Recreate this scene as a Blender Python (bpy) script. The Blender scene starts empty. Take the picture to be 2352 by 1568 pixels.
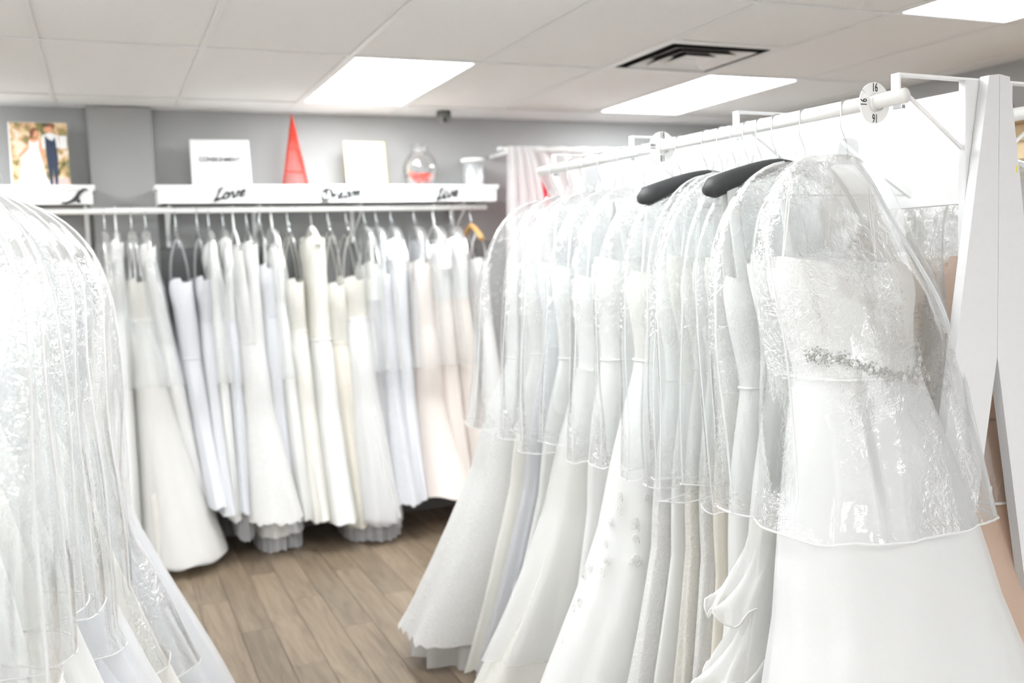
import bpy, math, random
from mathutils import Vector, Matrix, noise
PI = math.pi
sc = bpy.context.scene
C = sc.collection
random.seed(7)

# ------------------------------------------------------------------ camera
cam = bpy.data.cameras.new('camera')
cam.sensor_width = 36.0
cam.lens = 2206.94 / 2352 * 36.0
cam.dof.use_dof = True
cam.dof.focus_distance = 2.05
cam.dof.aperture_fstop = 2.6
cam.clip_start = 0.05
co = bpy.data.objects.new('camera', cam); C.objects.link(co)
r_ = Vector((0.91969604, -0.39114972, -0.03407482))
u_ = Vector((0.06391534, 0.06352169, 0.99593164))
f_ = Vector((0.38739389, 0.91813228, -0.08342111))
m = Matrix.Identity(4)
for i in range(3):
    m[i][0] = r_[i]; m[i][1] = u_[i]; m[i][2] = -f_[i]
m[2][3] = 1.54
co.matrix_world = m
sc.camera = co

# ------------------------------------------------------------------ world: overcast daylight, let in by an unseen window added behind the camera
w = bpy.data.worlds.new('world'); sc.world = w; w.use_nodes = True
bg = w.node_tree.nodes['Background']
bg.inputs[0].default_value = (0.93, 0.97, 1.0, 1); bg.inputs[1].default_value = 2.2
TROFFER = 16.0                                   # ceiling light diffuser emission
sc.view_settings.view_transform = 'Standard'
sc.view_settings.look = 'None'
sc.view_settings.gamma = 1.0
sc.view_settings.use_curve_mapping = False
sc.view_settings.exposure = 0.45
sc.cycles.transparent_max_bounces = 40
sc.cycles.max_bounces = 8
sc.cycles.diffuse_bounces = 5
sc.cycles.glossy_bounces = 3
sc.cycles.use_adaptive_sampling = True
sc.cycles.adaptive_threshold = 0.14
sc.cycles.adaptive_min_samples = 16
sc.cycles.use_denoising = True

# ------------------------------------------------------------------ helpers
def tag(o, label=None, cat=None, group=None, kind=None):
    if label: o['label'] = label
    if cat: o['category'] = cat
    if group: o['group'] = group
    if kind: o['kind'] = kind
    return o
def empty(name, loc, rz=0.0):
    o = bpy.data.objects.new(name, None); C.objects.link(o)
    o.location = loc; o.rotation_euler = (0, 0, rz); o.empty_display_size = 0.05
    return o
def mesh(name, vf, mat, parent=None, smooth=False, loc=None):
    v, f = vf
    me = bpy.data.meshes.new(name); me.from_pydata(v, [], f); me.validate(); me.update()
    me.materials.append(mat)
    if smooth: me.polygons.foreach_set('use_smooth', [True] * len(me.polygons))
    o = bpy.data.objects.new(name, me); C.objects.link(o)
    if parent: o.parent = parent
    if loc: o.location = loc
    return o
def inst(name, me, parent=None, loc=(0, 0, 0)):
    o = bpy.data.objects.new(name, me); C.objects.link(o); o.location = loc
    if parent: o.parent = parent
    return o
def join(*parts):
    V, F = [], []
    for v, f in parts:
        n = len(V); V += [tuple(p) for p in v]; F += [tuple(i + n for i in q) for q in f]
    return V, F
def xf(vf, fn): return [tuple(fn(p)) for p in vf[0]], vf[1]
def box(x0, x1, y0, y1, z0, z1, b=0.0):
    """box, optionally with chamfered edges"""
    if b <= 0:
        v = [(x, y, z) for x in (x0, x1) for y in (y0, y1) for z in (z0, z1)]
        return v, [(0, 1, 3, 2), (4, 6, 7, 5), (0, 4, 5, 1), (2, 3, 7, 6), (0, 2, 6, 4), (1, 5, 7, 3)]
    v = []; idx = {}
    X, Y, Z = (x0, x1), (y0, y1), (z0, z1)
    for i in (0, 1):
        for j in (0, 1):
            for k in (0, 1):
                s = (1 - 2 * i, 1 - 2 * j, 1 - 2 * k)
                for a in range(3):
                    q = [X[i] + s[0] * b, Y[j] + s[1] * b, Z[k] + s[2] * b]
                    q[a] = (X[i], Y[j], Z[k])[a]
                    idx[i, j, k, a] = len(v); v.append(tuple(q))
    f = []
    f += [tuple(idx[i, j, k, 0] for j, k in ((0, 0), (0, 1), (1, 1), (1, 0))) for i in (0, 1)]
    f += [tuple(idx[i, j, k, 1] for i, k in ((0, 0), (0, 1), (1, 1), (1, 0))) for j in (0, 1)]
    f += [tuple(idx[i, j, k, 2] for i, j in ((0, 0), (0, 1), (1, 1), (1, 0))) for k in (0, 1)]
    for i in (0, 1):
        for j in (0, 1):
            f.append((idx[i, j, 0, 0], idx[i, j, 1, 0], idx[i, j, 1, 1], idx[i, j, 0, 1]))
            f.append((idx[i, 0, j, 0], idx[i, 1, j, 0], idx[i, 1, j, 2], idx[i, 0, j, 2]))
            f.append((idx[0, i, j, 1], idx[1, i, j, 1], idx[1, i, j, 2], idx[0, i, j, 2]))
            for k in (0, 1): f.append((idx[i, j, k, 0], idx[i, j, k, 1], idx[i, j, k, 2]))
    return v, f
def tube(pts, rad, n=8, cap=True, flat=None):
    """sweep a circle (or an ellipse: flat = (ra, rb, up)) along a polyline; rad may be a list"""
    P = [Vector(p) for p in pts]; k = len(P)
    R = rad if isinstance(rad, (list, tuple)) else [rad] * k
    v, f = [], []; prev = None
    for i in range(k):
        t = (P[min(i + 1, k - 1)] - P[max(i - 1, 0)])
        t = t.normalized() if t.length > 1e-9 else Vector((0, 0, 1))
        if flat:
            b = Vector(flat[2]); a = t.cross(b)
            a = a.normalized() if a.length > 1e-6 else Vector((1, 0, 0)); b = a.cross(t).normalized()
        else:
            if prev is None:
                a = t.orthogonal().normalized()
            else:
                a = (prev - t * prev.dot(t)); a = a.normalized() if a.length > 1e-6 else t.orthogonal().normalized()
            b = t.cross(a)
        prev = a
        ra, rb = (flat[0], flat[1]) if flat else (R[i], R[i])
        for j in range(n):
            q = 2 * PI * j / n
            v.append(tuple(P[i] + a * (ra * math.cos(q)) + b * (rb * math.sin(q))))
    for i in range(k - 1):
        for j in range(n):
            f.append((i * n + j, i * n + (j + 1) % n, (i + 1) * n + (j + 1) % n, (i + 1) * n + j))
    if cap:
        f.append(tuple(range(n - 1, -1, -1))); f.append(tuple(range((k - 1) * n, k * n)))
    return v, f
def lathe(prof, n=24):
    v, f = [], []
    for r, z in prof:
        for j in range(n):
            a = 2 * PI * j / n; v.append((r * math.cos(a), r * math.sin(a), z))
    for i in range(len(prof) - 1):
        for j in range(n):
            f.append((i * n + j, i * n + (j + 1) % n, (i + 1) * n + (j + 1) % n, (i + 1) * n + j))
    return v, f
def spline(pts, k=6):
    """Catmull-Rom through points"""
    P = [Vector(p) for p in pts]; out = []
    for i in range(len(P) - 1):
        a, b, c, d = P[max(i - 1, 0)], P[i], P[i + 1], P[min(i + 2, len(P) - 1)]
        for s in range(k):
            t = s / k
            out.append(0.5 * ((2 * b) + (c - a) * t + (2 * a - 5 * b + 4 * c - d) * t * t + (3 * b - a - 3 * c + d) * t ** 3))
    out.append(P[-1]); return out
def slab(poly, y0, y1):
    """polygon in XZ extruded from y0 to y1"""
    n = len(poly)
    v = [(x, y0, z) for x, z in poly] + [(x, y1, z) for x, z in poly]
    f = [tuple(range(n)), tuple(range(2 * n - 1, n - 1, -1))]
    f += [(i, n + i, n + (i + 1) % n, (i + 1) % n) for i in range(n)]
    return v, f
def smooth01(t): t = max(0, min(1, t)); return t * t * (3 - 2 * t)
def lerp(a, b, t): return a + (b - a) * t
def pw(tab, z):
    """piecewise smooth interpolation in a table of (z, value), z falling"""
    if z >= tab[0][0]: return tab[0][1]
    for (z0, a), (z1, b) in zip(tab, tab[1:]):
        if z >= z1: return lerp(a, b, smooth01((z0 - z) / (z0 - z1)) * 0.5 + 0.5 * (z0 - z) / (z0 - z1))
    return tab[-1][1]

# ------------------------------------------------------------------ materials
def new_mat(name):
    mt = bpy.data.materials.new(name); mt.use_nodes = True
    nt = mt.node_tree; nt.nodes.clear()
    out = nt.nodes.new('ShaderNodeOutputMaterial')
    return mt, nt, out
def coords(nt, scale=(1, 1, 1), kind='Object'):
    tc = nt.nodes.new('ShaderNodeTexCoord'); mp = nt.nodes.new('ShaderNodeMapping')
    mp.inputs['Scale'].default_value = scale
    nt.links.new(tc.outputs[kind], mp.inputs[0]); return mp.outputs[0]
def noise_tex(nt, vec, scale, detail=3, dist=0.0, rough=0.5):
    n = nt.nodes.new('ShaderNodeTexNoise')
    n.inputs['Scale'].default_value = scale; n.inputs['Detail'].default_value = detail
    n.inputs['Distortion'].default_value = dist; n.inputs['Roughness'].default_value = rough
    nt.links.new(vec, n.inputs['Vector']); return n.outputs[0]
def ramp(nt, fac, stops):
    r = nt.nodes.new('ShaderNodeValToRGB'); e = r.color_ramp.elements
    while len(e) < len(stops): e.new(0.5)
    for el, (p, c) in zip(e, stops): el.position = p; el.color = (*c, 1)
    nt.links.new(fac, r.inputs[0]); return r.outputs[0]
def bump(nt, h, strength, dist=0.01):
    b = nt.nodes.new('ShaderNodeBump'); b.inputs['Strength'].default_value = strength
    b.inputs['Distance'].default_value = dist; nt.links.new(h, b.inputs['Height']); return b.outputs[0]
def plain(name, col, rough=0.5, metal=0.0, bump_s=None, var=0.0, spec=0.5):
    mt, nt, out = new_mat(name)
    p = nt.nodes.new('ShaderNodeBsdfPrincipled'); nt.links.new(p.outputs[0], out.inputs[0])
    p.inputs['Roughness'].default_value = rough; p.inputs['Metallic'].default_value = metal
    p.inputs['Specular IOR Level'].default_value = spec
    vec = coords(nt)
    h = noise_tex(nt, vec, bump_s[0] if bump_s else 40, 3)
    a = max(0, 1 - var)
    c = ramp(nt, h, [(0.3, tuple(x * a for x in col)), (0.7, col)])
    nt.links.new(c, p.inputs['Base Color'])
    if bump_s: nt.links.new(bump(nt, h, bump_s[1], bump_s[2]), p.inputs['Normal'])
    return mt
def cloth(name, col, weave=220, bs=0.15, sheen=0.0, trans=0.25, lace=0.0, clear=0.0, gloss=0.0):
    """dress fabric: diffuse + translucent, optional lace relief, optional sheerness, optional satin gloss"""
    mt, nt, out = new_mat(name)
    col = tuple(x * 0.93 for x in col)
    vec = coords(nt)
    if lace:
        vo = nt.nodes.new('ShaderNodeTexVoronoi'); vo.feature = 'DISTANCE_TO_EDGE'; vo.inputs['Scale'].default_value = 46
        nz = noise_tex(nt, vec, 18, 3, 2.0)
        mx = nt.nodes.new('ShaderNodeVectorMath'); mx.operation = 'SCALE'; mx.inputs['Scale'].default_value = 1.0
        ad = nt.nodes.new('ShaderNodeVectorMath'); ad.operation = 'ADD'
        sc_ = nt.nodes.new('ShaderNodeMath'); sc_.operation = 'MULTIPLY'; sc_.inputs[1].default_value = 0.09
        nt.links.new(nz, sc_.inputs[0]); nt.links.new(vec, ad.inputs[0]); nt.links.new(sc_.outputs[0], ad.inputs[1])
        nt.links.new(ad.outputs[0], vo.inputs['Vector'])
        h = vo.outputs['Distance']
        c = ramp(nt, h, [(0.0, col), (0.12, tuple(x * (1 - lace * 0.11) for x in col)), (0.35, tuple(x * (1 - lace * 0.05) for x in col))])
        hb = ramp(nt, h, [(0.0, (1, 1, 1)), (0.15, (0, 0, 0))])
        nrm = bump(nt, hb, 0.35 * lace, 0.004)
    else:
        h = noise_tex(nt, vec, weave, 2)
        c = ramp(nt, h, [(0.2, tuple(x * 0.97 for x in col)), (0.8, col)])
        soft = noise_tex(nt, coords(nt, (7, 7, 1.2)), 2.2, 3)
        nrm = bump(nt, soft, bs, 0.03)
    d = nt.nodes.new('ShaderNodeBsdfDiffuse'); t = nt.nodes.new('ShaderNodeBsdfTranslucent')
    mix = nt.nodes.new('ShaderNodeMixShader'); mix.inputs[0].default_value = trans
    for s in (d, t):
        nt.links.new(c, s.inputs['Color']); nt.links.new(nrm, s.inputs['Normal'])
    nt.links.new(d.outputs[0], mix.inputs[1]); nt.links.new(t.outputs[0], mix.inputs[2])
    last = mix.outputs[0]
    if gloss:
        g = nt.nodes.new('ShaderNodeBsdfGlossy'); g.inputs['Roughness'].default_value = 0.42
        g.inputs['Color'].default_value = (1, 1, 1, 1); nt.links.new(nrm, g.inputs['Normal'])
        m2 = nt.nodes.new('ShaderNodeMixShader'); m2.inputs[0].default_value = gloss
        nt.links.new(last, m2.inputs[1]); nt.links.new(g.outputs[0], m2.inputs[2]); last = m2.outputs[0]
    if clear:
        tr = nt.nodes.new('ShaderNodeBsdfTransparent')
        m3 = nt.nodes.new('ShaderNodeMixShader'); m3.inputs[0].default_value = clear
        nt.links.new(last, m3.inputs[1]); nt.links.new(tr.outputs[0], m3.inputs[2]); last = m3.outputs[0]
    nt.links.new(last, out.inputs[0]); return mt
def film(name, haze=0.11, rough=0.07, crinkle=0.55, scale=30, tint=(0.93, 0.94, 0.94), spec=1.0):
    """clear vinyl film: see-through, a little milky, with crinkled gloss"""
    mt, nt, out = new_mat(name)
    vec = coords(nt)
    h1 = noise_tex(nt, vec, scale, 3, 2.2, 0.6)
    h2 = noise_tex(nt, coords(nt, (3.2, 3.2, 0.7)), 3.0, 1, 1.0)
    ad = nt.nodes.new('ShaderNodeMath'); ad.operation = 'MULTIPLY_ADD'; ad.inputs[1].default_value = 2.2
    nt.links.new(h2, ad.inputs[0]); nt.links.new(h1, ad.inputs[2])
    nrm = bump(nt, ad.outputs[0], crinkle, 0.016)
    if crinkle:                                                       # crinkled in patches, slack between them
        pa = noise_tex(nt, coords(nt, (1, 1, 0.8)), 5.5, 1, 0.0)
        st = ramp(nt, pa, [(0.44, (crinkle * 0.12,) * 3), (0.62, (crinkle,) * 3)])
        nt.links.new(st, nrm.node.inputs['Strength'])
    tr = nt.nodes.new('ShaderNodeBsdfTransparent'); tr.inputs[0].default_value = (0.985, 0.99, 0.99, 1)
    d = nt.nodes.new('ShaderNodeBsdfDiffuse'); d.inputs[0].default_value = (*tint, 1)
    t = nt.nodes.new('ShaderNodeBsdfTranslucent'); t.inputs[0].default_value = (*tint, 1)
    g = nt.nodes.new('ShaderNodeBsdfGlossy'); g.inputs['Roughness'].default_value = rough
    g.inputs['Color'].default_value = (spec, spec, spec, 1)
    nt.links.new(nrm, g.inputs['Normal'])
    mk = nt.nodes.new('ShaderNodeMixShader'); mk.inputs[0].default_value = 0.5
    nt.links.new(d.outputs[0], mk.inputs[1]); nt.links.new(t.outputs[0], mk.inputs[2])
    m1 = nt.nodes.new('ShaderNodeMixShader'); m1.inputs[0].default_value = haze
    nt.links.new(tr.outputs[0], m1.inputs[1]); nt.links.new(mk.outputs[0], m1.inputs[2])
    fr = nt.nodes.new('ShaderNodeFresnel'); fr.inputs[0].default_value = 1.42; nt.links.new(nrm, fr.inputs['Normal'])
    cl = nt.nodes.new('ShaderNodeMath'); cl.operation = 'MINIMUM'; cl.inputs[1].default_value = 0.5
    nt.links.new(fr.outputs[0], cl.inputs[0])
    m2 = nt.nodes.new('ShaderNodeMixShader'); nt.links.new(cl.outputs[0], m2.inputs[0])
    nt.links.new(m1.outputs[0], m2.inputs[1]); nt.links.new(g.outputs[0], m2.inputs[2])
    nt.links.new(m2.outputs[0], out.inputs[0]); return mt
def emit(name, col, s):
    mt, nt, out = new_mat(name)
    e = nt.nodes.new('ShaderNodeEmission'); e.inputs[0].default_value = (*col, 1); e.inputs[1].default_value = s
    nt.links.new(e.outputs[0], out.inputs[0]); return mt

M = {}
M['frontwall'] = plain('white_wall_paint', (0.82, 0.82, 0.81), 0.75)
M['legpaint'] = plain('grey_white_paint', (0.70, 0.70, 0.71), 0.45, bump_s=(60, 0.04, 0.002), var=0.02)
M['wall'] = plain('wall_paint', (0.34, 0.34, 0.335), 0.75, bump_s=(120, 0.05, 0.002), var=0.03)
M['wainscot'] = plain('dark_wall_paint', (0.20, 0.20, 0.20), 0.7, bump_s=(120, 0.05, 0.002), var=0.04)
M['tile'] = plain('ceiling_tile', (0.93, 0.925, 0.915), 0.9, bump_s=(170, 0.5, 0.004), var=0.07, spec=0.1)
M['tbar'] = plain('ceiling_bar', (0.86, 0.855, 0.845), 0.45)
M['white'] = plain('white_paint', (0.86, 0.86, 0.86), 0.4, bump_s=(60, 0.04, 0.002), var=0.015)
M['whiteplastic'] = plain('white_plastic', (0.86, 0.86, 0.85), 0.3)
M['rail'] = plain('white_rail', (0.84, 0.84, 0.82), 0.28)
M['chrome'] = plain('chrome', (0.72, 0.74, 0.76), 0.18, 1.0)
M['dark'] = plain('dark_cavity', (0.04, 0.038, 0.036), 0.8)
M['black'] = plain('black_metal', (0.025, 0.028, 0.03), 0.45)
M['ink'] = plain('black_ink', (0.03, 0.03, 0.032), 0.7)
M['greyink'] = plain('grey_ink', (0.45, 0.45, 0.45), 0.7)
M['pad'] = plain('black_padding', (0.035, 0.037, 0.038), 0.6, bump_s=(300, 0.2, 0.002))
M['wood'] = plain('hanger_wood', (0.62, 0.36, 0.14), 0.4, bump_s=(30, 0.05, 0.002), var=0.2)
M['pine'] = plain('pine', (0.74, 0.58, 0.36), 0.5, bump_s=(14, 0.05, 0.002), var=0.2)
M['red'] = plain('red_fabric', (0.72, 0.02, 0.05), 0.6)
M['redwire'] = plain('red_wire', (0.58, 0.05, 0.03), 0.4)
M['silver'] = plain('brushed_silver', (0.80, 0.82, 0.84), 0.45, 0.8)
M['gold'] = plain('gold_reflection', (0.90, 0.66, 0.28), 0.35, 0.0)
M['camgrey'] = plain('grey_plastic', (0.12, 0.115, 0.105), 0.35)
M['camglass'] = plain('smoked_dome', (0.20, 0.20, 0.19), 0.12)
M['petal'] = plain('red_petal', (0.75, 0.07, 0.04), 0.6, var=0.3)
M['leaf'] = plain('green_leaf', (0.42, 0.55, 0.22), 0.6, var=0.2)
M['satin'] = cloth('white_satin', (0.90, 0.90, 0.885), gloss=0.05)
M['ivory'] = cloth('ivory_satin', (0.90, 0.885, 0.83), gloss=0.05)
M['cream'] = cloth('cream_fabric', (0.87, 0.83, 0.74))
M['lace'] = cloth('white_lace', (0.90, 0.895, 0.88), lace=1.0)
M['ivorylace'] = cloth('ivory_lace', (0.88, 0.86, 0.80), lace=1.0)
M['coolwhite'] = cloth('cool_white_fabric', (0.87, 0.88, 0.92))
M['coollace'] = cloth('cool_white_lace', (0.86, 0.87, 0.91), lace=1.0)
M['blush'] = cloth('blush_fabric', (0.91, 0.84, 0.79))
M['rose'] = cloth('rose_beige_tulle', (0.78, 0.60, 0.48), trans=0.35)
M['champagne'] = cloth('champagne_lace', (0.80, 0.68, 0.54), lace=1.0)
M['tulle'] = cloth('white_tulle', (0.90, 0.90, 0.90), trans=0.4, clear=0.45)
M['greytulle'] = cloth('pale_grey_tulle', (0.80, 0.80, 0.82), trans=0.4, clear=0.25)
M['ruffle'] = cloth('ruffle_organza', (0.92, 0.92, 0.91), trans=0.4, clear=0.38)
M['ribbon'] = cloth('white_ribbon', (0.90, 0.90, 0.88))
M['film'] = film('clear_vinyl')
M['film2'] = film('clear_vinyl_soft', haze=0.12, crinkle=0.25, scale=14)
M['tape'] = cloth('white_binding_tape', (0.90, 0.90, 0.90), trans=0.3, clear=0.45)
M['zip'] = cloth('pale_zipper', (0.80, 0.82, 0.83), trans=0.2, clear=0.1)
M['clearplastic'] = film('clear_hard_plastic', haze=0.08, crinkle=0.0, rough=0.03, spec=1.0)
M['glass'] = film('clear_glass', haze=0.02, crinkle=0.0, rough=0.02)
M['curtain'] = cloth('sheer_curtain', (0.90, 0.89, 0.89), trans=0.45, clear=0.04)
M['jewel'] = plain('crystal_beads', (0.62, 0.60, 0.57), 0.22, 0.55, bump_s=(300, 0.6, 0.002), var=0.5)
M['diffuser'] = emit('lit_diffuser', (0.955, 0.985, 1.0), TROFFER)
M['yellow'] = plain('yellow_mark', (0.85, 0.72, 0.10), 0.6)

# wood floor: per plank tone + grain along Y
mt, nt, out = new_mat('laminate_plank'); M['plank'] = mt
p = nt.nodes.new('ShaderNodeBsdfPrincipled'); nt.links.new(p.outputs[0], out.inputs[0])
tc = nt.nodes.new('ShaderNodeNewGeometry'); mp = nt.nodes.new('ShaderNodeMapping'); mp.inputs['Scale'].default_value = (26, 2.2, 1)
oi = nt.nodes.new('ShaderNodeObjectInfo')
ofs = nt.nodes.new('ShaderNodeVectorMath'); ofs.operation = 'ADD'
sc1 = nt.nodes.new('ShaderNodeMath'); sc1.operation = 'MULTIPLY'; sc1.inputs[1].default_value = 37.0
nt.links.new(oi.outputs['Random'], sc1.inputs[0])
nt.links.new(tc.outputs['Position'], mp.inputs[0]); nt.links.new(mp.outputs[0], ofs.inputs[0]); nt.links.new(sc1.outputs[0], ofs.inputs[1])
g1 = noise_tex(nt, ofs.outputs[0], 1.0, 5, 1.2, 0.6)
c1 = ramp(nt, g1, [(0.25, (0.11, 0.082, 0.058)), (0.5, (0.19, 0.147, 0.107)), (0.8, (0.265, 0.212, 0.159))])
hs = nt.nodes.new('ShaderNodeHueSaturation'); nt.links.new(c1, hs.inputs['Color'])
mr = nt.nodes.new('ShaderNodeMapRange'); mr.inputs['To Min'].default_value = 0.82; mr.inputs['To Max'].default_value = 1.16
nt.links.new(oi.outputs['Random'], mr.inputs[0]); nt.links.new(mr.outputs[0], hs.inputs['Value'])
hs.inputs['Saturation'].default_value = 1.12
nt.links.new(hs.outputs[0], p.inputs['Base Color']); p.inputs['Roughness'].default_value = 0.42
nt.links.new(bump(nt, g1, 0.12, 0.002), p.inputs['Normal'])

# picture print: soft garden colours
mt, nt, out = new_mat('printed_garden'); M['garden'] = mt
p = nt.nodes.new('ShaderNodeBsdfPrincipled'); nt.links.new(p.outputs[0], out.inputs[0]); p.inputs['Roughness'].default_value = 0.6
h = noise_tex(nt, coords(nt), 16, 3, 1.0)
nt.links.new(ramp(nt, h, [(0.30, (0.05, 0.06, 0.03)), (0.42, (0.30, 0.26, 0.10)), (0.5, (0.62, 0.36, 0.20)), (0.58, (0.75, 0.62, 0.36)), (0.7, (0.85, 0.70, 0.68))]), p.inputs['Base Color'])
M['skin'] = plain('printed_skin', (0.80, 0.38, 0.22), 0.6)
M['navy'] = plain('printed_navy', (0.035, 0.05, 0.09), 0.6)
M['hair'] = plain('printed_hair', (0.25, 0.10, 0.05), 0.6)
M['paper'] = plain('white_paper', (0.82, 0.82, 0.82), 0.6)

# ------------------------------------------------------------------ the room
CEIL = 2.44; XL, XR, YF, YB = -3.2, 4.2, -3.2, 5.72
floor = tag(mesh('floor', box(XL, XR, YF, YB, -0.12, -0.004), M['dark']), 'grey brown wood plank floor', kind='structure')
PW, PL = 0.135, 1.22
def plank_mesh(wd, ln): return box(0.0008, wd - 0.0008, 0.0008, ln - 0.0008, -0.004, 0.0, 0.001)
far_parts = []; pm = {}
ix = 0; x = XL
while x < XR - 1e-6:
    wd = min(PW, XR - x)
    y = YF - (0.37 * ix % 1) * PL
    while y < YB - 1e-6:
        y0, y1 = max(y, YF), min(y + PL, YB)
        if y1 - y0 > 0.02:
            if -0.55 < x < 2.1 and y1 > 2.6:
                key = (round(wd, 3), round(y1 - y0, 3))
                if key not in pm:
                    o = mesh('plank', plank_mesh(wd, y1 - y0), M['plank'], floor, loc=(x, y0, 0)); pm[key] = o.data
                else: inst('plank', pm[key], floor, (x, y0, 0))
            else:
                far_parts.append(xf(plank_mesh(wd, y1 - y0), lambda q: (q[0] + x, q[1] + y0, q[2])))
        y += PL
    x += PW; ix += 1
tag(mesh('planks', join(*far_parts), M['plank'], floor), kind='stuff')

tag(mesh('wall_back', box(XL, XR + 0.1, YB, YB + 0.12, 0, CEIL + 0.1), M['wall']), 'grey painted back wall', kind='structure')
tag(mesh('wall_left', box(XL - 0.12, XL, YF, YB, 0, CEIL + 0.1), M['frontwall']), 'white painted left wall', kind='structure')
tag(mesh('wall_right', box(XR, XR + 0.12, YF, YB, 0, CEIL + 0.1), M['wall']), 'grey painted right wall', kind='structure')
tag(mesh('wall_column', box(-0.025, 0.30, 5.655, YB, 0, CEIL, 0.003), M['wall']), 'grey painted pillar on the back wall between the shelves', kind='structure')
tag(mesh('trim_1', join(box(0.301, XR, 5.70, YB, 0, 1.675, 0.003), box(XL, -0.026, 5.70, YB, 0, 1.675, 0.003)), M['wainscot']), 'dark grey lower wall panel behind the hanging gowns', kind='structure')
# unseen front wall, with a window added to let daylight in
wf = tag(mesh('wall_front', join(box(XL, XR, YF - 0.12, YF, 0, 0.12), box(XL, XR, YF - 0.12, YF, 2.3, CEIL + 0.1), box(XL, XL + 0.4, YF - 0.12, YF, 0.12, 2.3), box(XR - 0.4, XR, YF - 0.12, YF, 0.12, 2.3)), M['frontwall']), 'white wall around the added window', kind='structure')
win = tag(mesh('added_window_1', join(*[box(xx - 0.03, xx + 0.03, YF - 0.1, YF - 0.04, 0.12, 2.3) for xx in (XL + 0.43, -0.9, 1.9, XR - 0.43)], box(XL + 0.4, XR - 0.4, YF - 0.1, YF - 0.04, 0.12, 0.17), box(XL + 0.4, XR - 0.4, YF - 0.1, YF - 0.04, 2.25, 2.3)), M['white']), 'unseen white framed window added to let daylight in', kind='structure')
for a, b in ((XL + 0.46, -0.93), (-0.87, 1.87), (1.93, XR - 0.46)):
    mesh('pane', box(a, b, YF - 0.072, YF - 0.068, 0.17, 2.25), M['glass'], win)

# suspended ceiling
ceiling = tag(mesh('ceiling', box(XL, XR, YF, YB, CEIL + 0.06, CEIL + 0.16), M['dark']), 'white suspended tile ceiling', kind='structure')
S = 0.6096; GX0 = -0.178; GYA = 4.1434
cols = [GX0 + S * k for k in range(-5, 8)]
xs = [XL] + [q for q in cols if XL + 0.02 < q < XR - 0.02] + [XR]
rows = [YF] + [q for q in [GYA + 2 * S * k for k in range(-7, 2)] if YF + 0.05 < q < YB - 0.05] + [YB]
def near(a, b): return abs(a - b) < 0.02
lights = [(2, 0), (5, 0), (5, -2), (1, -2), (-2, -2), (-2, 0), (-4, -2), (-4, -4), (5, -5), (2, -5), (-1, -5)]  # panels without their own label are unseen ones, added to brighten the room
lightset = {(round(GX0 + S * i, 3), round(GYA + 2 * S * j, 3)) for i, j in lights}
vent_xy = (round(GX0 + S * 4, 3), round(GYA - 2 * S, 3))
tm = {}
def tile(x0, x1, y0, y1):
    key = (round(x1 - x0, 3), round(y1 - y0, 3))
    if key not in tm:
        o = mesh('ceiling_tile', box(0.004, x1 - x0 - 0.004, 0.004, y1 - y0 - 0.004, 0.005, 0.02, 0.002), M['tile'], ceiling, loc=(x0, y0, CEIL)); tm[key] = o.data
    else: inst('ceiling_tile', tm[key], ceiling, (x0, y0, CEIL))
for x0, x1 in zip(xs, xs[1:]):
    for y0, y1 in zip(rows, rows[1:]):
        k = (round(x0, 3), round(y0, 3))
        if k in lightset: continue
        if k == vent_xy: tile(x0, x1, y0, y0 + S); continue
        tile(x0, x1, y0, y1)
for q in xs[1:-1]: mesh('ceiling_bar', join(box(q - 0.012, q + 0.012, YF, YB, CEIL, CEIL + 0.003), box(q - 0.002, q + 0.002, YF, YB, CEIL + 0.003, CEIL + 0.05)), M['tbar'], ceiling)
for q in rows[1:-1]:
    mesh('ceiling_bar', join(box(XL, XR, q - 0.012, q + 0.012, CEIL - 0.0006, CEIL + 0.003), box(XL, XR, q - 0.002, q + 0.002, CEIL + 0.003, CEIL + 0.05)), M['tbar'], ceiling)
mesh('ceiling_bar', box(vent_xy[0], vent_xy[0] + S, vent_xy[1] + S - 0.012, vent_xy[1] + S + 0.012, CEIL - 0.0006, CEIL + 0.003), M['tbar'], ceiling)
for nm, bb in (('wall_angle', box(XL, XR, YB - 0.022, YB, CEIL - 0.001, CEIL + 0.002)), ('wall_angle', box(XR - 0.022, XR, YF, YB, CEIL - 0.001, CEIL + 0.002))):
    mesh(nm, bb, M['tbar'], ceiling)

# ceiling lights
LL = {(2, 0): 'lit ceiling panel above the shelf with the red cone', (5, 0): 'lit ceiling panel beyond the square air vent', (5, -2): 'lit ceiling panel cut by the top right of the photo'}
for n, (i, j) in enumerate(lights):
    x0, y0 = GX0 + S * i, GYA + 2 * S * j
    t = empty('ceiling_light', (x0 + S / 2, y0 + S, CEIL))
    tag(t, LL.get((i, j), 'lit ceiling panel out of view, added to light the shop'), 'ceiling light', 'recessed ceiling light panels')
    a, b = S / 2 - 0.013, S - 0.013
    mesh('light_frame', join(box(-a, a, -b, -b + 0.018, 0.001, 0.05), box(-a, a, b - 0.018, b, 0.001, 0.05), box(-a, -a + 0.018, -b + 0.018, b - 0.018, 0.001, 0.05), box(a - 0.018, a, -b + 0.018, b - 0.018, 0.001, 0.05)), M['tbar'], t)
    mesh('diffuser', box(-a + 0.018, a - 0.018, -b + 0.018, b - 0.018, 0.006, 0.012), M['diffuser'], t)

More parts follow.
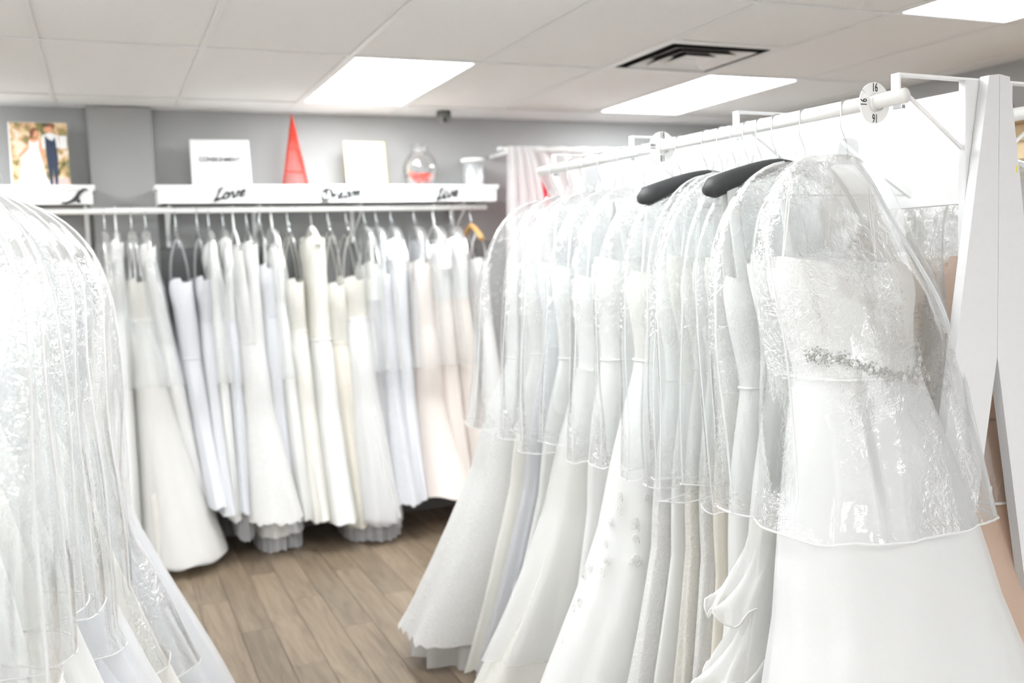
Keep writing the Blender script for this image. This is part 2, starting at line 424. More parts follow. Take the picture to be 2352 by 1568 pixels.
# square air vent
t = empty('air_vent', (vent_xy[0] + S / 2, vent_xy[1] + 1.5 * S, CEIL)); tag(t, 'square white ceiling air vent with dark louvre gaps', 'air vent')
def frustum(a0, z0, a1, z1, th=0.003):
    v = []; f = []
    for a, z in ((a0, z0), (a1, z1), (a1 - th, z1), (a0 - th, z0)):
        v += [(-a, -a, z), (a, -a, z), (a, a, z), (-a, a, z)]
    for k in range(4):
        for j in range(4):
            f.append((k * 4 + j, k * 4 + (j + 1) % 4, ((k + 1) % 4) * 4 + (j + 1) % 4, ((k + 1) % 4) * 4 + j))
    return v, f
b = S / 2 - 0.013
mesh('vent_frame', frustum(b, 0.001, b, 0.004, 0.03), M['tbar'], t)
mesh('duct', join(box(-b, b, -b, b, 0.052, 0.056), box(-b, b, -b, -b + 0.003, 0.004, 0.052), box(-b, b, b - 0.003, b, 0.004, 0.052), box(-b, -b + 0.003, -b, b, 0.004, 0.052), box(b - 0.003, b, -b, b, 0.004, 0.052)), M['dark'], t)
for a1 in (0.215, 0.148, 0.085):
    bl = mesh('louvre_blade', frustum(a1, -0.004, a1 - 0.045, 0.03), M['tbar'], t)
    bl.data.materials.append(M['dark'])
    for q in bl.data.polygons: q.material_index = 1 if q.normal.z > 0.1 else 0      # upper side coloured dark, standing for the shade between blades
mesh('louvre_centre', join(box(-0.035, 0.035, -0.035, 0.035, 0.01, 0.016), frustum(0.034, 0.016, 0.01, 0.05)), M['tbar'], t)

# ceiling dome camera
t = empty('security_camera', (1.93, 5.50, CEIL)); tag(t, 'small grey dome security camera under the ceiling', 'camera')
mesh('camera_base', lathe([(0.0, 0.0), (0.043, 0.0), (0.044, -0.03), (0.041, -0.038), (0.036, -0.04)], 28), M['camgrey'], t, True)
mesh('dome', lathe([(0.037, -0.036)] + [(0.037 * math.cos(a * PI / 16), -0.04 - 0.036 * math.sin(a * PI / 16)) for a in range(0, 9)], 28), M['camglass'], t, True)
ln = mesh('lens', tube([(-0.006, -0.030, -0.05), (-0.008, -0.0385, -0.058)], 0.012, 16), M['dark'], t)

# ------------------------------------------------------------------ back wall shelves and rail
SHZ = 2.0; SHY = 5.40
def shelf(x0, x1, label):
    t = empty('wall_shelf', ((x0 + x1) / 2, YB, 1.9)); tag(t, label, 'shelf', 'white display shelves on the back wall')
    cx = (x0 + x1) / 2
    def L(bx): return xf(bx, lambda q: (q[0] - cx, q[1] - YB, q[2] - 1.9))
    mesh('shelf_top', L(box(x0, x1, SHY - 0.012, YB, SHZ - 0.018, SHZ, 0.003)), M['white'], t)
    mesh('moulding', L(join(box(x0 + 0.006, x1 - 0.006, SHY - 0.008, SHY + 0.012, SHZ - 0.026, SHZ - 0.018), box(x0 + 0.01, x1 - 0.01, SHY - 0.004, SHY + 0.012, SHZ - 0.032, SHZ - 0.026))), M['white'], t)
    mesh('fascia_board', L(box(x0 + 0.014, x1 - 0.014, SHY, SHY + 0.018, SHZ - 0.098, SHZ - 0.026, 0.002)), M['white'], t)
    for xa in (x0 + 0.014, x1 - 0.032):
        mesh('end_board', L(box(xa, xa + 0.018, SHY + 0.018, YB, SHZ - 0.098, SHZ - 0.018)), M['white'], t)
    return t
shelf(-1.6, -0.008, 'white shelf holding the wedding photo, left of the grey pillar')
shelf(0.28, 2.225, 'long white shelf with black script words, right of the grey pillar')
t = empty('clothes_rail', (0.4, 5.45, 1.87)); tag(t, 'white clothes rail under the back wall shelves', 'clothes rail')
mesh('rail_tube', tube([(-2.0, 0, 0), (1.76, 0, 0)], 0.0165, 20), M['rail'], t, True)
for xb in (-1.4, -0.46, -0.05, 0.42, 0.99, 1.62):
    bx = mesh('rail_bracket', join(box(xb - 0.008, xb + 0.008, 0.0, 0.249, -0.001, 0.029), box(xb - 0.012, xb + 0.012, 0.225, 0.249, -0.19, 0.029, 0.002),
        tube([(xb, 0.01, -0.018), (xb, 0.23, -0.16)], 0.005, 8)), M['white'], t)

# script words cut from black metal on the fascia
LET = {
 'L': [[(0.30, 0.92), (0.38, 1.0), (0.30, 0.98), (0.22, 0.75), (0.16, 0.45), (0.10, 0.18), (0.0, 0.0), (0.12, 0.06), (0.35, 0.14), (0.5, 0.22)]],
 'o': [[(0.30, 0.45), (0.18, 0.50), (0.06, 0.34), (0.06, 0.12), (0.18, 0.05), (0.32, 0.18), (0.36, 0.38), (0.28, 0.47), (0.36, 0.40), (0.48, 0.42)]],
 'v': [[(0.0, 0.42), (0.08, 0.47), (0.12, 0.25), (0.16, 0.05), (0.28, 0.18), (0.36, 0.46), (0.46, 0.42)]],
 'e': [[(0.0, 0.18), (0.16, 0.26), (0.28, 0.40), (0.20, 0.50), (0.08, 0.38), (0.06, 0.16), (0.16, 0.03), (0.34, 0.14)]],
 'i': [[(0.0, 0.2), (0.08, 0.45), (0.06, 0.15), (0.14, 0.05), (0.24, 0.2)], [(0.10, 0.60), (0.12, 0.64), (0.13, 0.60)]],
 'D': [[(0.22, 0.88), (0.26, 0.55), (0.20, 0.12), (0.08, 0.0), (0.2, 0.06)], [(0.30, 0.95), (0.10, 0.90), (0.0, 0.55), (0.04, 0.2), (0.12, 0.05), (0.30, 0.0), (0.50, 0.20), (0.56, 0.52), (0.46, 0.85), (0.26, 0.96), (0.12, 0.86)]],
 'r': [[(0.0, 0.38), (0.08, 0.46), (0.10, 0.05)], [(0.09, 0.30), (0.18, 0.46), (0.30, 0.44)]],
 'a': [[(0.32, 0.42), (0.18, 0.47), (0.05, 0.28), (0.08, 0.08), (0.20, 0.06), (0.32, 0.26), (0.36, 0.47), (0.34, 0.16), (0.44, 0.08)]],
 'm': [[(0.0, 0.42), (0.06, 0.46), (0.06, 0.05)], [(0.07, 0.30), (0.18, 0.47), (0.24, 0.42), (0.24, 0.05)], [(0.25, 0.30), (0.36, 0.47), (0.43, 0.42), (0.44, 0.12), (0.52, 0.06)]],
}
def word(txt, x0, z0, wd, h, rise, label):
    adv = {'L': 0.40, 'o': 0.44, 'v': 0.42, 'e': 0.36, 'D': 0.58, 'r': 0.30, 'a': 0.44, 'm': 0.5, 'i': 0.22}
    tot = sum(adv[c] for c in txt)
    k = wd / tot
    t = empty('word_sign', (x0, SHY - 0.007, z0)); tag(t, label, 'sign', 'black script words on the shelf front')
    pen = 0.0
    for c in txt:
        parts = []
        for st in LET[c]:
            P = []
            for (px, pz) in st:
                X = (pen + px * 0.95 + 0.12 * pz) * k; Z = pz * h + X * rise
                P.append((X, 0, Z))
            P = spline(P, 5)
            rr = [0.0038 + 0.0024 * (0.5 + 0.5 * math.sin(i * 0.55)) for i in range(len(P))]
            parts.append(tube(P, rr, 7))
        mesh('letter', join(*parts), M['black'], t, True)
        pen += adv[c]
word('Love', 0.575, 1.913, 0.168, 0.068, 0.16, 'black script word Love on the shelf front')
word('Dream', 1.15, 1.911, 0.225, 0.064, 0.11, 'black script word Dream on the shelf front')
word('Live', 1.825, 1.911, 0.138, 0.066, 0.16, 'black script word Live on the shelf front')
sw = spline([(-0.045, 0, 0.062), (-0.052, 0, 0.070), (-0.066, 0, 0.066), (-0.082, 0, 0.052), (-0.098, 0, 0.030), (-0.118, 0, 0.012), (-0.145, 0, 0.002), (-0.170, 0, 0.004)], 5)
n = len(sw)
t = tag(mesh('word_sign', join(tube(sw, [0.003 + 0.0065 * math.sin(PI * i / (n - 1)) for i in range(n)], 7),
   tube(spline([(-0.092, 0, 0.038), (-0.088, 0, 0.018), (-0.082, 0, 0.006), (-0.096, 0, 0.01), (-0.105, 0, 0.022)], 5), 0.0045, 7)), M['black'], None, True, loc=(0, SHY - 0.005, 1.908)), 'curved black script flourish on the shelf left of the pillar', 'sign')

# ------------------------------------------------------------------ things on the shelves
def leaner(name, loc, wd, ht, lean, label, cat, rz=0.0):
    t = empty(name, loc, rz); t.rotation_euler = (-lean, 0, rz); return tag(t, label, cat)
# wedding picture
t = leaner('wedding_photo', (-0.26, 5.55, SHZ), 0.27, 0.34, 0.07, 'wedding photo canvas of a bride and groom on the left shelf', 'picture')
mesh('canvas', box(-0.137, 0.137, 0.0, 0.022, 0.0, 0.335, 0.002), M['paper'], t)
mesh('printed_background', box(-0.130, 0.137, -0.0012, 0.0, 0.002, 0.333), M['garden'], t)
def flat(pts, d, nm, mat): mesh(nm, slab([(x * 0.27 - 0.135, z * 0.335) for x, z in pts], -d, -0.001), mat, t)
def disc2(cx, cz, rx, rz_, n=14): return [(cx + rx * math.cos(2 * PI * i / n), cz + rz_ * math.sin(2 * PI * i / n)) for i in range(n)]
flat([(0.02, 0.01), (0.62, 0.01), (0.98, 0.02), (0.98, 0.15), (0.6, 0.12), (0.1, 0.05)], 0.0016, 'printed_path', plain('printed_path', (0.66, 0.52, 0.50), 0.6))
flat([(0.86, 0.60), (0.86, 0.80), (0.99, 0.80), (0.99, 0.60)], 0.0017, 'printed_wall', M['paper'])
flat([(0.12, 0.48), (0.30, 0.64), (0.34, 0.74), (0.52, 0.76), (0.56, 0.60), (0.60, 0.40), (0.56, 0.40), (0.48, 0.64), (0.36, 0.60), (0.18, 0.46)], 0.0018, 'printed_arm', M['skin'])
flat([(0.10, 0.01), (0.17, 0.30), (0.18, 0.46), (0.32, 0.58), (0.34, 0.72), (0.42, 0.69), (0.51, 0.73), (0.50, 0.60), (0.56, 0.35), (0.60, 0.15), (0.68, 0.02)], 0.0022, 'printed_dress', M['paper'])
flat(disc2(0.44, 0.83, 0.055, 0.065), 0.0022, 'printed_face', M['skin'])
flat([(0.36, 0.74), (0.35, 0.86), (0.42, 0.92), (0.50, 0.90), (0.44, 0.86), (0.40, 0.76)], 0.0026, 'printed_hair', M['hair'])
flat([(0.55, 0.60), (0.57, 0.80), (0.70, 0.85), (0.84, 0.80), (0.86, 0.62), (0.80, 0.60), (0.62, 0.60)], 0.0020, 'printed_shirt', M['paper'])
flat([(0.61, 0.80), (0.62, 0.45), (0.66, 0.02), (0.70, 0.02), (0.72, 0.30), (0.75, 0.02), (0.79, 0.03), (0.82, 0.45), (0.79, 0.78), (0.74, 0.72), (0.68, 0.74)], 0.0025, 'printed_suit', M['navy'])
flat(disc2(0.68, 0.90, 0.055, 0.06), 0.0024, 'printed_face', M['skin'])
flat([(0.63, 0.93), (0.70, 0.99), (0.79, 0.97), (0.78, 0.88), (0.72, 0.94)], 0.0028, 'printed_hair', M['hair'])
# framed notice
t = leaner('framed_sign', (0.64, 5.55, SHZ), 0.31, 0.255, 0.13, 'white framed sign reading consignment on the long shelf', 'sign', 0.0)
W2, Hh = 0.158, 0.262
mesh('sign_frame', join(box(-W2, W2, -0.012, 0.012, 0, 0.018, 0.003), box(-W2, W2, -0.012, 0.012, Hh - 0.018, Hh, 0.003), box(-W2, -W2 + 0.018, -0.012, 0.012, 0.018, Hh - 0.018, 0.003), box(W2 - 0.018, W2, -0.012, 0.012, 0.018, Hh - 0.018, 0.003)), M['whiteplastic'], t)
mesh('sign_paper', box(-W2 + 0.016, W2 - 0.016, -0.003, 0.004, 0.016, Hh - 0.016), M['paper'], t)
def text(body, size, mat, parent, loc, rot, name='lettering', sx=1.0, ext=0.0006, bold=0.0):
    cu = bpy.data.curves.new(name, 'FONT'); cu.body = body; cu.size = size; cu.align_x = 'CENTER'; cu.align_y = 'CENTER'
    cu.extrude = ext; cu.offset = bold; cu.materials.append(mat)
    tmp = bpy.data.objects.new('tmp', cu); C.objects.link(tmp)
    bpy.context.view_layer.update()
    me = bpy.data.meshes.new_from_object(tmp.evaluated_get(bpy.context.evaluated_depsgraph_get()))
    bpy.data.objects.remove(tmp); me.name = name
    if not me.materials: me.materials.append(mat)
    o = bpy.data.objects.new(name, me); C.objects.link(o); o.parent = parent; o.location = loc; o.rotation_euler = rot; o.scale = (sx, 1, 1)
    return o
text('CONSIGNMENT', 0.036, M['ink'], t, (-0.004, -0.004, 0.152), (PI / 2, 0, 0), sx=0.86, bold=0.0009)
mesh('small_print', join(*[box(a, a + l, -0.0036, -0.003, 0.083, 0.092) for a, l in ((-0.085, 0.04), (-0.04, 0.012), (-0.024, 0.05), (0.03, 0.045))]), M['greyink'], t)
# red wire cone
t = empty('wire_cone', (1.04, 5.55, SHZ)); tag(t, 'tall slim red wire cone ornament on the long shelf', 'ornament')
wires = [tube([(0.073 * math.cos(a), 0.073 * math.sin(a), 0.004), (0.037 * math.cos(a), 0.037 * math.sin(a), 0.21), (0.0015 * math.cos(a), 0.0015 * math.sin(a), 0.405)], 0.0021, 6) for a in [2 * PI * k / 24 for k in range(24)]]
mesh('wires', join(*wires), M['redwire'], t, True)
for z, rr in ((0.004, 0.074), (0.085, 0.058), (0.215, 0.036)):
    mesh('ring', tube([(rr * math.cos(2 * PI * k / 32), rr * math.sin(2 * PI * k / 32), z) for k in range(33)], 0.003, 6), M['redwire'], t, True)
mesh('tip', lathe([(0.016, 0.30), (0.010, 0.345), (0.004, 0.40), (0.0, 0.418)], 16), M['redwire'], t, True)
# shiny card, its golden corner reflection put into the sheet colour
t = leaner('shiny_card', (1.455, 5.53, SHZ), 0.24, 0.27, 0.16, 'blank glossy white card with a painted golden reflection, leaning on the long shelf', 'card')
mesh('card_sheet', box(-0.122, 0.122, 0.0, 0.012, 0.0, 0.268, 0.002), M['gold'], t)
mesh('white_face', slab([(-0.118, 0.004), (0.01, 0.004), (0.085, 0.264), (-0.118, 0.264)], -0.0015, 0.0), M['whiteplastic'], t)
# glass bowl with petals
t = empty('glass_bowl', (1.785, 5.55, SHZ)); tag(t, 'round clear glass bowl of red petals on the long shelf', 'bowl')
mesh('bowl_glass', lathe([(0.0, 0.003), (0.055, 0.003), (0.085, 0.03), (0.104, 0.075), (0.107, 0.11), (0.098, 0.15), (0.075, 0.185), (0.052, 0.205), (0.046, 0.22), (0.052, 0.235), (0.064, 0.245), (0.061, 0.243), (0.049, 0.234), (0.043, 0.22), (0.049, 0.203), (0.072, 0.182), (0.095, 0.148), (0.103, 0.11), (0.100, 0.076), (0.082, 0.033), (0.053, 0.008), (0.0, 0.008)], 40), M['glass'], t, True)
for k in range(16):
    a = k * 2.4; rr = 0.065 * math.sqrt((k + 0.5) / 16); cx, cy, cz = rr * math.cos(a), rr * math.sin(a), 0.026 + 0.05 * random.random()
    v, f = lathe([(0.0, -0.012), (0.018, -0.008), (0.026, 0.004), (0.024, 0.014), (0.012, 0.012), (0.0, 0.002)], 10)
    tl = Matrix.Rotation(random.uniform(-0.9, 0.9), 3, 'X') @ Matrix.Rotation(random.uniform(-0.9, 0.9), 3, 'Y')
    v = [tuple(tl @ Vector(q) + Vector((cx, cy, cz))) for q in v]
    mesh('leaf' if k in (14, 11) else 'petal', (v, f), M['leaf'] if k in (14, 11) else M['petal'], t, True)
# silver canister
t = empty('canister', (2.125, 5.55, SHZ)); tag(t, 'silver canister with a white lid at the shelf end', 'canister')
mesh('canister_body', lathe([(0.0, 0.0), (0.060, 0.0), (0.061, 0.004), (0.061, 0.148), (0.0, 0.148)], 36), M['silver'], t, True)
mesh('lid', lathe([(0.0, 0.148), (0.074, 0.148), (0.077, 0.152), (0.077, 0.164), (0.073, 0.169), (0.0, 0.171)], 36), M['whiteplastic'], t, True)

# ------------------------------------------------------------------ hangers, gowns and bags
# local frame of a hanging thing: origin on the floor under its hook, x = across the rail (width of the dress), y = along the rail, z = up
RZ = 1.86
def hanger(loc, rz, label, group, kind='clear', railz=RZ, half=0.20, flip=1):
    t = empty('clothes_hanger', loc, rz); tag(t, label, 'hanger', group)
    zt = railz - 0.105
    R = 0.0195
    arc = [(flip * R * math.cos(a), 0, railz + R * math.sin(a) - 0.001) for a in [(-0.15 + 1.15 * i / 12) * PI for i in range(13)]]
    hk = arc + [(-flip * 0.0185, 0, railz - 0.02), (-flip * 0.018, 0, railz - 0.045), (-flip * 0.003, 0, zt + 0.03), (0, 0, zt + 0.018), (0, 0, zt - 0.012)]
    hm = {'clear': 'chrome', 'black': 'chrome', 'white': 'whiteplastic', 'wood': 'chrome', 'cream': 'ivory'}[kind]
    mesh('hook', tube(hk, 0.0019 if kind not in ('white',) else 0.005, 8), M[hm], t, True)
    sh = lambda s: zt - 0.005 - (0.06 if kind == 'black' else 0.085) * (abs(s) ** 1.4)
    P = [(half * s, 0, sh(s)) for s in [i / 10 for i in range(-10, 11)]]
    if kind == 'clear':
        ol = [(half * s, sh(s) + 0.009) for s in [-1, -0.8, -0.6, -0.4, -0.2]] + [(-0.034, zt + 0.004), (-0.028, zt + 0.03), (-0.012, zt + 0.036), (0.012, zt + 0.036), (0.028, zt + 0.03), (0.034, zt + 0.004)] + [(half * s, sh(s) + 0.009) for s in [0.2, 0.4, 0.6, 0.8, 1]]
        lo = [(half * s, sh(s) - 0.009) for s in [1, 0.6, 0.2, -0.2, -0.6, -1]]
        mesh('hanger_body', slab(ol + lo, -0.005, 0.005), M['clearplastic'], t)
        mesh('crossbar', tube([(-half * 0.93, 0, sh(0.95) - 0.008), (half * 0.93, 0, sh(0.95) - 0.008)], 0.003, 8), M['clearplastic'], t)
    elif kind == 'black':
        rr = [0.021 + 0.006 * abs(s / 10) for s in range(-10, 11)]; rr[0] = rr[-1] = 0.012
        mesh('hanger_body', tube(P, rr, 14), M['pad'], t, True)
    else:
        mt = {'white': M['whiteplastic'], 'wood': M['wood'], 'cream': M['ivory']}[kind]
        mesh('hanger_body', tube(P, [0.007 if kind == 'white' else 0.016] * 21, 12), mt, t, True)
        if kind == 'white': mesh('crossbar', tube([(-half, 0, sh(1)), (half, 0, sh(1))], 0.005, 10), mt, t, True)
        if kind == 'cream':
            for s in (-1, 1): mesh('knob', lathe([(0, -0.02), (0.018, -0.012), (0.022, 0), (0.018, 0.014), (0, 0.02)], 14), mt, t, True, loc=(s * half, 0, sh(1)))
    return t

class Gown:
    """profile of a hanging gown: half widths to both sides (uL, uR) and extents along the rail (vF < vB) at height z"""
    def __init__(s, bust=1.50, waist=1.24, hem=0.06, ub=0.185, uw=0.145, hemL=0.4, hemR=0.4, vt=0.045, vF=-0.12, vB=0.12, p=1.3, cu=0.0, top=None):
        s.__dict__.update(locals())
        s.top = top if top else bust
    def w(s, z):
        """-> uL, uR, vF, vB"""
        if z >= s.waist:
            k = smooth01((s.bust - z) / (s.bust - s.waist)); b = lerp(s.ub, s.uw, k); uL = uR = b
        else:
            k = min(1, (s.waist - z) / (s.waist - s.hem)); e = k ** s.p
            hip = 0.045 * math.sin(min(1, k * 2.2) * PI) if s.p > 1.8 else 0.02 * math.sin(min(1, k * 2.5) * PI)
            uL, uR = s.uw + (s.hemL - s.uw) * e + hip, s.uw + (s.hemR - s.uw) * e + hip
        k = max(0, min(1, (1.62 - z) / (1.62 - s.hem))); e = 0.3 * k + 0.7 * k ** max(1.1, s.p * 0.85)
        return uL, uR, lerp(-s.vt, s.vF, e), lerp(s.vt, s.vB, e)
def sgnpow(c, e): return math.copysign(abs(c) ** e, c)
def ring_pt(g, z, th, e=0.75, fold=0.0):
    uL, uR, vF, vB = g.w(z)
    c, s = sgnpow(math.cos(th), e), sgnpow(math.sin(th), e)
    u = c * (uR if c > 0 else uL) * (1 + fold)
    v = (vF + vB) / 2 + s * (vB - vF) / 2 * (1 + 0.6 * fold)
    return u, v
def gown(loc, rz, g, label, group, top, skirt, folds=11, amp=0.06, scallop=0.0, straps=None, seed=0, overlay=None, belt=False, ruffles=None, applique=False, detail=1.0, sweet=0.035, peplum=None, hook_z=1.70, name='wedding_gown', strap_w=0.010):
    t = empty(name, loc, rz); tag(t, label, 'gown', group)
    N = int(72 * detail); NB = 12; NS = int(30 * detail)
    so = seed * 3.7
    # bodice
    v = []; f = []
    for i in range(NB + 1):
        k = i / NB
        for j in range(N):
            th = 2 * PI * j / N
            zt = g.bust + sweet * (abs(math.cos(th)) - 0.55) * (1 if math.sin(th) < 0 else -0.6) - 0.02 * math.exp(-((math.cos(th)) / 0.18) ** 2) * (math.sin(th) < 0)
            z = lerp(zt, g.waist, k)
            nn = noise.noise(Vector((math.cos(th) * 1.5 + so, math.sin(th) * 1.5, z * 5)))
            a, b = ring_pt(g, z, th, 0.8, 0.05 * nn)
            bul = 0.012 * math.exp(-((z - g.bust + 0.07) / 0.05) ** 2) * (1 if math.sin(th) < 0 else 0) * abs(math.sin(2 * th))
            v.append((a, b - bul, z))
    for i in range(NB):
        for j in range(N): f.append((i * N + j, i * N + (j + 1) % N, (i + 1) * N + (j + 1) % N, (i + 1) * N + j))
    bod = mesh('bodice', (v, f), top, t, True)
    # skirt
    def skirt_vf(zs, ze, grow=0.0, sc_amp=scallop, rows=NS, am=amp, fo=folds, ph=0.0):
        v = []; f = []
        for i in range(rows + 1):
            k = i / rows
            for j in range(N):
                th = 2 * PI * j / N
                z = lerp(zs, ze, k)
                kk = (g.waist - z) / max(0.01, g.waist - g.hem)
                nn = noise.noise(Vector((math.cos(th) * 2 + so, math.sin(th) * 2 + so, z * 1.3 + ph)))
                n2 = noise.noise(Vector((math.cos(th) * 5 + so, math.sin(th) * 5, z * 2.0 + ph)))
                fd = am * max(0, kk) ** 0.8 * (0.75 * math.sin(fo * th + 2.2 * nn + so + ph) + 0.9 * nn + 0.35 * n2) + grow
                a, b = ring_pt(g, max(z, g.hem), th, 0.85, fd)
                if i == rows: z += sc_amp * (abs(math.sin(th * 17)) - 0.5) + 0.02 * nn
                elif i == rows - 1 and sc_amp: z += 0.5 * sc_amp * (abs(math.sin(th * 17)) - 0.5) + 0.02 * nn
                v.append((a, b, max(z, 0.004)))
        for i in range(rows):
            for j in range(N): f.append((i * N + j, i * N + (j + 1) % N, (i + 1) * N + (j + 1) % N, (i + 1) * N + j))
        return v, f
    mesh('skirt', skirt_vf(g.waist + 0.004, g.hem, 0.004), skirt, t, True)
    if overlay: mesh('overskirt', skirt_vf(g.waist + 0.006, max(0.01, g.hem + overlay[1]), 0.05, 0.0, NS, amp * 1.3, folds + 4, 2.0), overlay[0], t, True)
    if peplum: mesh('underskirt', skirt_vf(g.hem + 0.25, max(0.006, g.hem - peplum[1]), -0.14, 0.0, 10, amp * 1.6, folds + 6, 5.0), peplum[0], t, True)
    # waist seam
    P = [(*ring_pt(g, g.waist, 2 * PI * j / 40, 0.8, 0.02), g.waist) for j in range(41)]
    mesh('waistband', tube(P, 0.004, 6, False), skirt, t, True)
    if straps:
        for s in (-1, 1):
            uu = straps * s
            vv = (g.w(g.bust)[2] + g.w(g.bust)[3]) / 2
            fr = [(uu * 0.9, g.w(g.bust)[2] * 0.8, g.bust - 0.01), (uu, g.w(g.bust)[2] * 0.6, lerp(g.bust, hook_z, 0.6)), (uu, vv, hook_z + 0.01), (uu, g.w(g.bust)[3] * 0.6, lerp(g.bust, hook_z, 0.5)), (uu * 0.9, g.w(g.bust)[3] * 0.8, g.bust - 0.03)]
            mesh('strap', tube(spline(fr, 5), 0.008, 8, True, flat=(0.0016, strap_w, (1, 0, 0))), top, t, True)
    else:
        for s in (-1, 1):                                            # thin hanging loops
            uu = 0.115 * s
            fr = [(uu * 1.25, 0, g.bust - 0.02), (uu * 1.1, -0.004, lerp(g.bust, hook_z, 0.6)), (uu, 0, hook_z + 0.012), (uu * 1.1, 0.004, lerp(g.bust, hook_z, 0.6)), (uu * 1.25, 0, g.bust - 0.02)]
            mesh('hanging_loop', tube(spline(fr, 4), 0.0022, 6), M['ribbon'], t, True)
    if belt:
        rnd = random.Random(5); parts = []; big = []
        oct_ = ([(1, 0, 0), (-1, 0, 0), (0, 1, 0), (0, -1, 0), (0, 0, 1), (0, 0, -1)], [(0, 2, 4), (2, 1, 4), (1, 3, 4), (3, 0, 4), (2, 0, 5), (1, 2, 5), (3, 1, 5), (0, 3, 5)])
        for k in range(900):
            th = PI + PI * rnd.uniform(0.03, 0.95)
            cu_ = math.cos(th)
            zc = g.waist + 0.052 - 0.055 * smooth01((cu_ + 1) / 1.35) + 0.055 * max(0, (cu_ - 0.42)) / 0.5
            lobe = 0.5 + 0.5 * abs(math.sin(th * 6.5 + 0.4))
            z = zc + rnd.gauss(0, 0.0085) * lobe
            a, b = ring_pt(g, z, th, 0.8, 0.03)
            rr = rnd.uniform(0.0014, 0.003)
            q = ([(p[0] * rr + a, p[1] * rr + b - 0.004, p[2] * rr + z) for p in oct_[0]], oct_[1]); parts.append(q)
        for k in range(26):
            th = PI + PI * (0.04 + 0.9 * k / 25); cu_ = math.cos(th)
            zc = g.waist + 0.052 - 0.055 * smooth01((cu_ + 1) / 1.35) + 0.055 * max(0, (cu_ - 0.42)) / 0.5 + (0.006 if k % 2 else -0.004)
            a, b = ring_pt(g, zc, th, 0.8, 0.03); rr = 0.0055 + 0.002 * (k % 3)
            big.append(([(p[0] * rr + a, p[1] * rr * 0.7 + b - 0.006, p[2] * rr + zc) for p in oct_[0]], oct_[1]))
        bl = tag(mesh('beaded_belt', join(*parts), M['jewel'], t), 'silver crystal beaded belt', kind='stuff')
        for q in big: mesh('crystal', q, M['silver'], bl)
    if ruffles:
        for (z, drop, flare, ph) in ruffles:
            v = []; f = []; NR = 120; K = 6
            for i in range(K + 1):
                k = i / K
                for j in range(NR):
                    th = 2 * PI * j / NR
                    wav = math.sin(9 * th + ph + 1.3 * k) + 0.5 * math.sin(17 * th + 2 * ph)
                    a, b = ring_pt(g, z, th, 0.85, 0.03 + flare * k ** 1.4 * (1 + 0.35 * wav))
                    v.append((a, b, z - drop * k * (1 + 0.22 * math.sin(9 * th + ph + 1.0)) + 0.03 * k * k * wav))
            for i in range(K):
                for j in range(NR): f.append((i * NR + j, i * NR + (j + 1) % NR, (i + 1) * NR + (j + 1) % NR, (i + 1) * NR + j))
            ru = mesh('ruffle', (v, f), M['ruffle'], t, True)
            mesh('ruffle_trim', tube([v[K * NR + j % NR] for j in range(NR + 1)], 0.0022, 5, False), M['ribbon'], ru, True)
    if applique:
        rnd = random.Random(seed + 11); parts = []
        for c_ in range(5):
            th = PI * rnd.uniform(0.98, 1.55); z0 = rnd.uniform(0.25, 1.1)
            for k in range(8):
                th1 = th + rnd.uniform(-0.12, 0.12); z1 = z0 + rnd.uniform(-0.16, 0.16)
                pts = []
                for q in range(9):
                    a_ = q * 0.75; rr = 0.022 * (1 - q / 11)
                    zz = z1 + rr * math.sin(a_) + 0.003 * q
                    a, b = ring_pt(g, zz, th1 + rr * 3.2 * math.cos(a_), 0.85, 0.045)
                    pts.append((a, b - 0.002, zz))
                parts.append(tube(spline(pts, 3), 0.0015, 5))
        tag(mesh('lace_applique', join(*parts), M['ribbon'], t, True), kind='stuff')
    return t

